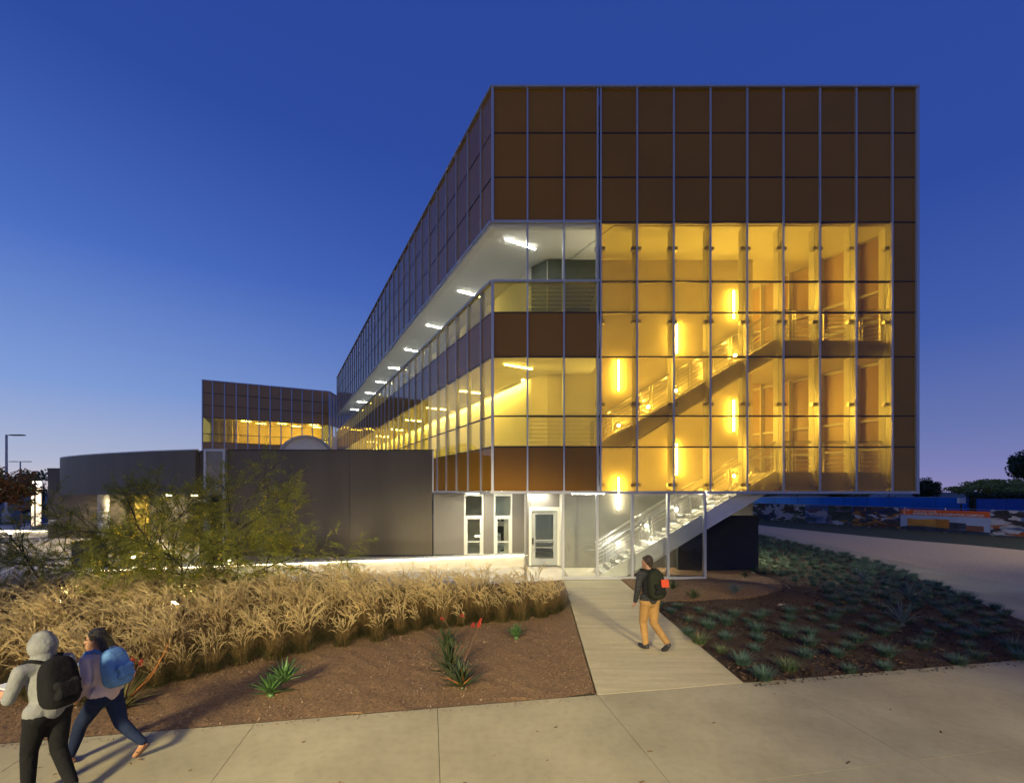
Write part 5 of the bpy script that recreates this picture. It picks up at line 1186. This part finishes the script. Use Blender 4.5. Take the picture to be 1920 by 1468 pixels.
        if longhair:
            for k in range(9): x_ = (k-4)*.022; cap(c, [h(x_,-.05,.07),h(x_*1.5,-.10,-.05),h(x_*1.8,-.15,-.16),h(x_*1.9,-.22-.03*(k%3),-.26-.02*(k%2))], [.045*s,.05*s,.042*s,.014*s], 8)
        voxel(c, 'hair', hm, .008, t, 2)
    eye = pmat('eye_dark', (.02,.015,.012), .2, var=0)
    for e in (-1,1): MB().ball(h(.031*e,.083,.028), .010*s, 1,1,.7, 8, 6).build('eye', eye, t, smooth=True)
    MB().obox(h(0,.093,-.052), hs*.022*s, hf*.006*s, (0,0,.005*s)).build('mouth', pmat('lip', (.25,.08,.06), .5, var=0), t)
    return t, J, mt
def fabric(name, c, stripe=None):
    m = pmat(name, c, .9, var=.12, scale=12, bump=.5, bscale=22, spec=.2)
    if stripe:
        n = m.node_tree; b = n.nodes['Principled BSDF']; g = n.nodes.new('ShaderNodeNewGeometry'); w = n.nodes.new('ShaderNodeTexWave'); w.bands_direction = 'Z'; w.inputs['Scale'].default_value = 13; w.inputs['Distortion'].default_value = .6
        n.links.new(g.outputs['Position'], w.inputs['Vector']); r = n.nodes.new('ShaderNodeValToRGB'); r.color_ramp.elements[0].position = .86; r.color_ramp.elements[0].color = (*c,1); r.color_ramp.elements[1].position = .93; r.color_ramp.elements[1].color = (*stripe,1)
        n.links.new(w.outputs['Fac'], r.inputs[0]); n.links.new(r.outputs[0], b.inputs['Base Color'])
    return m
skin = pmat('skin', (.42,.22,.14), .55, var=.08, scale=9); skin2 = pmat('skin_tan', (.36,.19,.11), .55, var=.08, scale=9)
J_look = {'man walking ': (-.45,.9), 'girl walking': (-.62,.78), 'student in a': (-.1,1)}
def backpack(label, J, mt, main, pocket, size=1.0, patch=None, name='backpack'):
    loc = mt.translation; t = thing(name, label, 'backpack', tuple(loc)); sc = mt.to_scale().x; m3 = mt.to_3x3()
    up = (J['neck']-J['waist']).normalized(); bk = (m3 @ Vector((0,-1,0))).normalized(); bk = (bk-up*bk.dot(up)).normalized(); sd = up.cross(bk); c = J['chest']-up*.07*sc+bk*.215*sc
    k = sc*size; b = MB(); n_, m_ = 28, 18; vs = []
    for a_i in range(m_+1):
        ph = -PI/2+PI*a_i/m_; cz, sz = math.cos(ph), math.sin(ph)
        for b_i in range(n_):
            th = 2*PI*b_i/n_; sg_ = lambda v, e: math.copysign(abs(v)**e, v)
            X = .165*sg_(cz,.5)*sg_(math.cos(th),.55); Yv = .115*sg_(cz,.5)*sg_(math.sin(th),.7); Z = .265*sg_(sz,.55)
            X *= 1-.18*max(0,Z/.265)**2; Yv *= 1.12-.32*(Z/.265+.3)
            vs.append(c+sd*X*k+bk*Yv*k+up*Z*k)
    b.add(vs, [(r*n_+q, r*n_+(q+1)%n_, (r+1)*n_+(q+1)%n_, (r+1)*n_+q) for r in range(m_) for q in range(n_)])
    voxel(b, 'bag', main, .014, t, 2)
    pk = MB()
    for zz in (-.13,-.02):
        for xx in (-1,1): pk.ball(c+up*zz*k+sd*xx*.075*k+bk*.135*k, .05*k, 1,1,1, 10, 8)
    pk.obox(c-up*.075*k+bk*.14*k, sd*.09*k, bk*.042*k, up*.08*k); voxel(pk, 'pocket', pocket, .012, t, 5)
    if patch: MB().obox(c+up*.035*k+sd*patch[1]*k+bk*.175*k, sd*.075*k, bk*.012*k, up*.07*k).build('patch', patch[0], t)
    for e, S in ((-1,'l'),(1,'r')):
        sh = J['sh'+S].lerp(J['neck'],.36)+Vector((0,0,.055*sc)); fr = J['sh'+S].lerp(J['chest'],.25)-bk*.150*sc; lo = J['waist'].lerp(J['sh'+S],.25)-bk*.12*sc; st = MB()
        pts = [c+up*.19*k-bk*.08*k+sd*(-e)*0, sh+bk*.05*sc, sh-bk*.06*sc, fr, lo, c-up*.2*k-bk*.05*k]
        st.path(pts, .019*sc, 8); st.build('strap', main, t, smooth=True)
    hl = MB(); hl.path([c+up*.25*k+sd*.03*k, c+up*.285*k+sd*.02*k, c+up*.285*k-sd*.02*k, c+up*.25*k-sd*.03*k], .009*k, 6); hl.build('handle', main, t)
    return t
# the man on the path
Jm = dict(pelvis=(0,0,.93), waist=(0,.01,1.08), chest=(0,.03,1.30), neck=(0,.05,1.50), head=(-.01,.08,1.61), shl=(-.19,.03,1.42), shr=(.19,.04,1.42), ell=(-.27,-.02,1.14), elr=(.25,.03,1.14), wrl=(-.27,.07,.90), wrr=(.20,.22,1.02), hal=(-.265,.11,.81), har=(.16,.29,.97),
          hpl=(-.09,0,.90), hpr=(.09,0,.90), knl=(-.08,.10,.50), knr=(.10,.02,.48), anl=(-.07,.03,.085), anr=(.13,-.36,.19), tol=(-.09,.20,.035), tor=(.14,-.22,.05))
khaki = fabric('khaki_cotton', (.36,.21,.075)); knit = fabric('black_striped_knit', (.012,.013,.018), (.11,.11,.11)); shoe_d = pmat('canvas_shoe', (.03,.03,.035), .7, var=.1)
tm, Jw, mtm = person('man walking away up the path in striped black sweater and khaki trousers', (2.62,8.72,.006), .30, 1.76, Jm, (skin,knit,khaki,shoe_d), hairc=(.035,.022,.013))
backpack('dark olive backpack with a red patch worn by the man on the path', Jw, mtm, fabric('olive_nylon', (.022,.026,.016)), fabric('black_nylon', (.012,.013,.012)), 1.0, (pmat('red_patch', (.62,.07,.02), .6, var=.05), .075))
# girl, walking left
Jg = dict(pelvis=(0,0,.88), waist=(0,.03,1.03), chest=(0,.08,1.24), neck=(0,.13,1.43), head=(.02,.17,1.54), shl=(-.165,.09,1.36), shr=(.165,.09,1.36), ell=(-.21,.02,1.10), elr=(.22,.12,1.10), wrl=(-.20,.16,.90), wrr=(.20,.30,.93), hal=(-.2,.22,.83), har=(.19,.37,.87),
          hpl=(-.085,0,.86), hpr=(.085,0,.86), knl=(-.08,.27,.50), knr=(.09,-.12,.47), anl=(-.07,.42,.09), anr=(.10,-.42,.22), tol=(-.08,.60,.045), tor=(.11,-.30,.05))
denim = fabric('dark_denim', (.012,.02,.055)); pink = fabric('pale_pink_cotton', (.50,.40,.41)); sand = pmat('brown_leather', (.07,.03,.018), .6, var=.1)
tg_, Jgw, mtg = person('girl walking left in pale pink shirt, dark jeans and sandals, face turned', (-4.50,5.08,.0), PI/2-.12, 1.52, Jg, (skin2,pink,denim,sand), longhair=True, sandals=True)
backpack('light blue backpack worn by the girl', Jgw, mtg, fabric('light_blue_nylon', (.10,.22,.48)), fabric('blue_nylon', (.07,.17,.40)), .92)
# hooded student, nearest
Jh = dict(pelvis=(0,0,.94), waist=(0,.02,1.09), chest=(0,.05,1.31), neck=(0,.09,1.50), head=(0,.13,1.62), shl=(-.2,.06,1.43), shr=(.2,.05,1.43), ell=(-.26,.13,1.15), elr=(.27,.08,1.16), wrl=(-.16,.38,1.10), wrr=(.19,.36,1.12), hal=(-.13,.47,1.11), har=(.16,.45,1.14),
          hpl=(-.095,0,.91), hpr=(.095,0,.91), knl=(-.09,.14,.52), knr=(.09,.0,.49), anl=(-.09,.16,.10), anr=(.09,-.22,.13), tol=(-.1,.34,.045), tor=(.10,-.06,.045))
grey = fabric('grey_fleece', (.22,.23,.24)); blk = fabric('black_cotton', (.010,.010,.012))
th_, Jhw, mth = person('student in a grey hooded sweatshirt and black trousers walking left at the lower left', (-4.55,4.50,.0), PI/2-.30, 1.58, Jh, (skin,grey,blk,shoe_d), hood=True)
backpack('large black backpack worn by the hooded student', Jhw, mth, fabric('black_cordura', (.008,.008,.010)), fabric('black_cordura2', (.010,.010,.012)), 1.0)
bo = thing('notebook', 'white and violet notebook held out by the hooded student', 'book', tuple(Jhw['hal'])); hm_ = (Jhw['hal']+Jhw['har'])/2; d3 = mth.to_3x3(); fx, fy = (d3 @ Vector((1,0,0))).normalized(), (d3 @ Vector((0,1,0))).normalized()
MB().obox(hm_+fy*.06+Vector((0,0,.030)), fx*.15, fy*.11, (0,0,.004)).build('cover', pmat('violet_cover', (.12,.04,.16), .5, var=.05), bo); MB().obox(hm_+fy*.06+Vector((0,0,.043)), fx*.145, fy*.105, (0,0,.008)).build('pages', M['white'], bo)

# ================================================================ the lamp behind the camera whose light casts the plants' shadows
sl = thing('street_lamp', 'tall post lamp beside the sidewalk lighting the gravel bed and path', 'street lamp', (-7.5,-11.5,0))
LX, LY, LZ = -7.5, -11.5, 8.2
def shoebox_lamp(t, x, y, z):
    MB().tube((x-1.1,y-.5,-.1),(x-1.1,y-.5,z+.16),.09,14,.06).build('pole', M['dark'], t); MB().beam((x-1.1,y-.5,z+.12),(x-.2,y-.1,z+.12),.07,.07).build('arm', M['dark'], t)
    MB().box(x-.3,x+.3,y-.2,y+.2,z+.06,z+.2).build('lamp_head', M['dark'], t)
shoebox_lamp(sl, LX, LY, LZ)
sp_l = bpy.data.lights.new('lamp_light','SPOT'); sp_l.energy = 27000; sp_l.color = (1,.83,.44); sp_l.shadow_soft_size = 1.3; sp_l.specular_factor = 0; sp_l.spot_size = math.radians(42); sp_l.spot_blend = .35
so_ = bpy.data.objects.new('lamp_light', sp_l); COL.objects.link(so_); so_.parent = sl; so_.matrix_parent_inverse = BASE[sl.name]
so_.matrix_basis = Matrix.Translation((LX,LY,LZ)) @ (Vector((-4.6,4.6,-.7))-Vector((LX,LY,LZ))).to_track_quat('-Z','Y').to_matrix().to_4x4()
sl3 = thing('street_lamp', 'tall post lamp beside the sidewalk to the right behind the viewpoint', 'street lamp', (7.5,-13,0)); shoebox_lamp(sl3, 7.5, -13, 8.4)
s3 = bpy.data.lights.new('lamp_light','SPOT'); s3.energy = 20000; s3.color = (1,.83,.44); s3.shadow_soft_size = .6; s3.specular_factor = 0; s3.spot_size = math.radians(40); s3.spot_blend = .6
s3o = bpy.data.objects.new('lamp_light', s3); COL.objects.link(s3o); s3o.parent = sl3; s3o.matrix_parent_inverse = BASE[sl3.name]
s3o.matrix_basis = Matrix.Translation((7.5,-13,8.4)) @ (Vector((2.9,3.4,-.6))-Vector((7.5,-13,8.4))).to_track_quat('-Z','Y').to_matrix().to_4x4()
ld_ = bpy.data.lights.new('facade_fill','POINT'); ld_.energy = 2600; ld_.color = (1,.82,.46); ld_.shadow_soft_size = .3; ld_.specular_factor = 0  # added fill point at the lamp head, warms the facade
lo_ = bpy.data.objects.new('facade_fill', ld_); COL.objects.link(lo_); lo_.location = (LX,LY,LZ+.02); lo_.parent = sl; lo_.matrix_parent_inverse = BASE[sl.name]
sl2 = thing('street_lamp', 'tall post lamp beside the granite path beyond the mulch bed', 'street lamp', (37,14,0)); shoebox_lamp(sl2, 37, 14, 7)
s2 = bpy.data.lights.new('lamp_light','SPOT'); s2.energy = 12000; s2.color = (1,.80,.5); s2.shadow_soft_size = .12; s2.specular_factor = 0; s2.spot_size = math.radians(84); s2.spot_blend = .6
s2o = bpy.data.objects.new('lamp_light', s2); COL.objects.link(s2o); s2o.parent = sl2; s2o.matrix_parent_inverse = BASE[sl2.name]
s2o.matrix_basis = Matrix.Translation((37,14,7)) @ (Vector((26,27,0))-Vector((37,14,7))).to_track_quat('-Z','Y').to_matrix().to_4x4()
# computers seen through the right window
de = thing('desk', 'desk with two computer screens inside the lit room behind the right window', 'desk', (-.2,23.6,0))
MB().box(-.9,.45,23.4,24.1,.70,.74).build('desk_top', M['white'], de)
for x in (-.85,.35): MB().box(x,x+.05,23.45,24.05,0,.70).build('leg', M['steel'], de)
for k, x in enumerate((-.55,.0)):
    mo = thing('monitor', 'black computer screen on the desk, '+('left one' if k == 0 else 'right one'), 'monitor', (x,23.75,.74)); MB().box(x-.24,x+.24,23.73,23.77,.86,1.2).build('screen', M['black'], mo); MB().box(x-.03,x+.03,23.74,23.78,.74,.88).build('stand', M['black'], mo)
sh_ = thing('shelf', 'white wall shelf with dark equipment behind the right window', 'shelf', (-.3,25,1.3)); MB().box(-1.0,.4,24.95,25.19,1.32,1.36).build('board', M['white'], sh_)
for k in range(2): bxx = thing('equipment_box', ('first','second')[k]+' small dark equipment box on the wall shelf behind the right window', 'box', (-.8+k*.3,25.05,1.36), 'equipment boxes on the shelf'); MB().box(-.9+k*.3,-.7+k*.3,24.97,25.15,1.362,1.52+.04*(k%2)).build('case', M['black'], bxx)
ch = thing('office_chair', 'black swivel chair at the desk behind the right window', 'chair', (-.35,22.9,0)); MB().box(-.58,-.12,22.7,23.1,.44,.50).build('seat', M['black'], ch); MB().box(-.56,-.14,22.62,22.68,.55,.95).build('backrest', M['black'], ch); MB().tube((-.35,22.9,.08),(-.35,22.9,.44),.03,8).build('stem', M['steel'], ch)
lg_ = MB()
for k in range(5): lg_.tube((-.35,22.9,.08),(-.35+.26*math.cos(k*1.257),22.9+.26*math.sin(k*1.257),.04),.016,6)
lg_.build('base', M['black'], ch)
# wall pack on the far side of the core that lights the mulch bed's corner
wp = MB().box(XC+.02,XC+.16,19.3,19.6,2.45,2.62).build('wall_light', M['dark'], office); MB().box(XC+.03,XC+.15,19.32,19.58,2.44,2.449).build('lens', emit('wall_pack_lens', (1,.85,.5), 1500), wp)
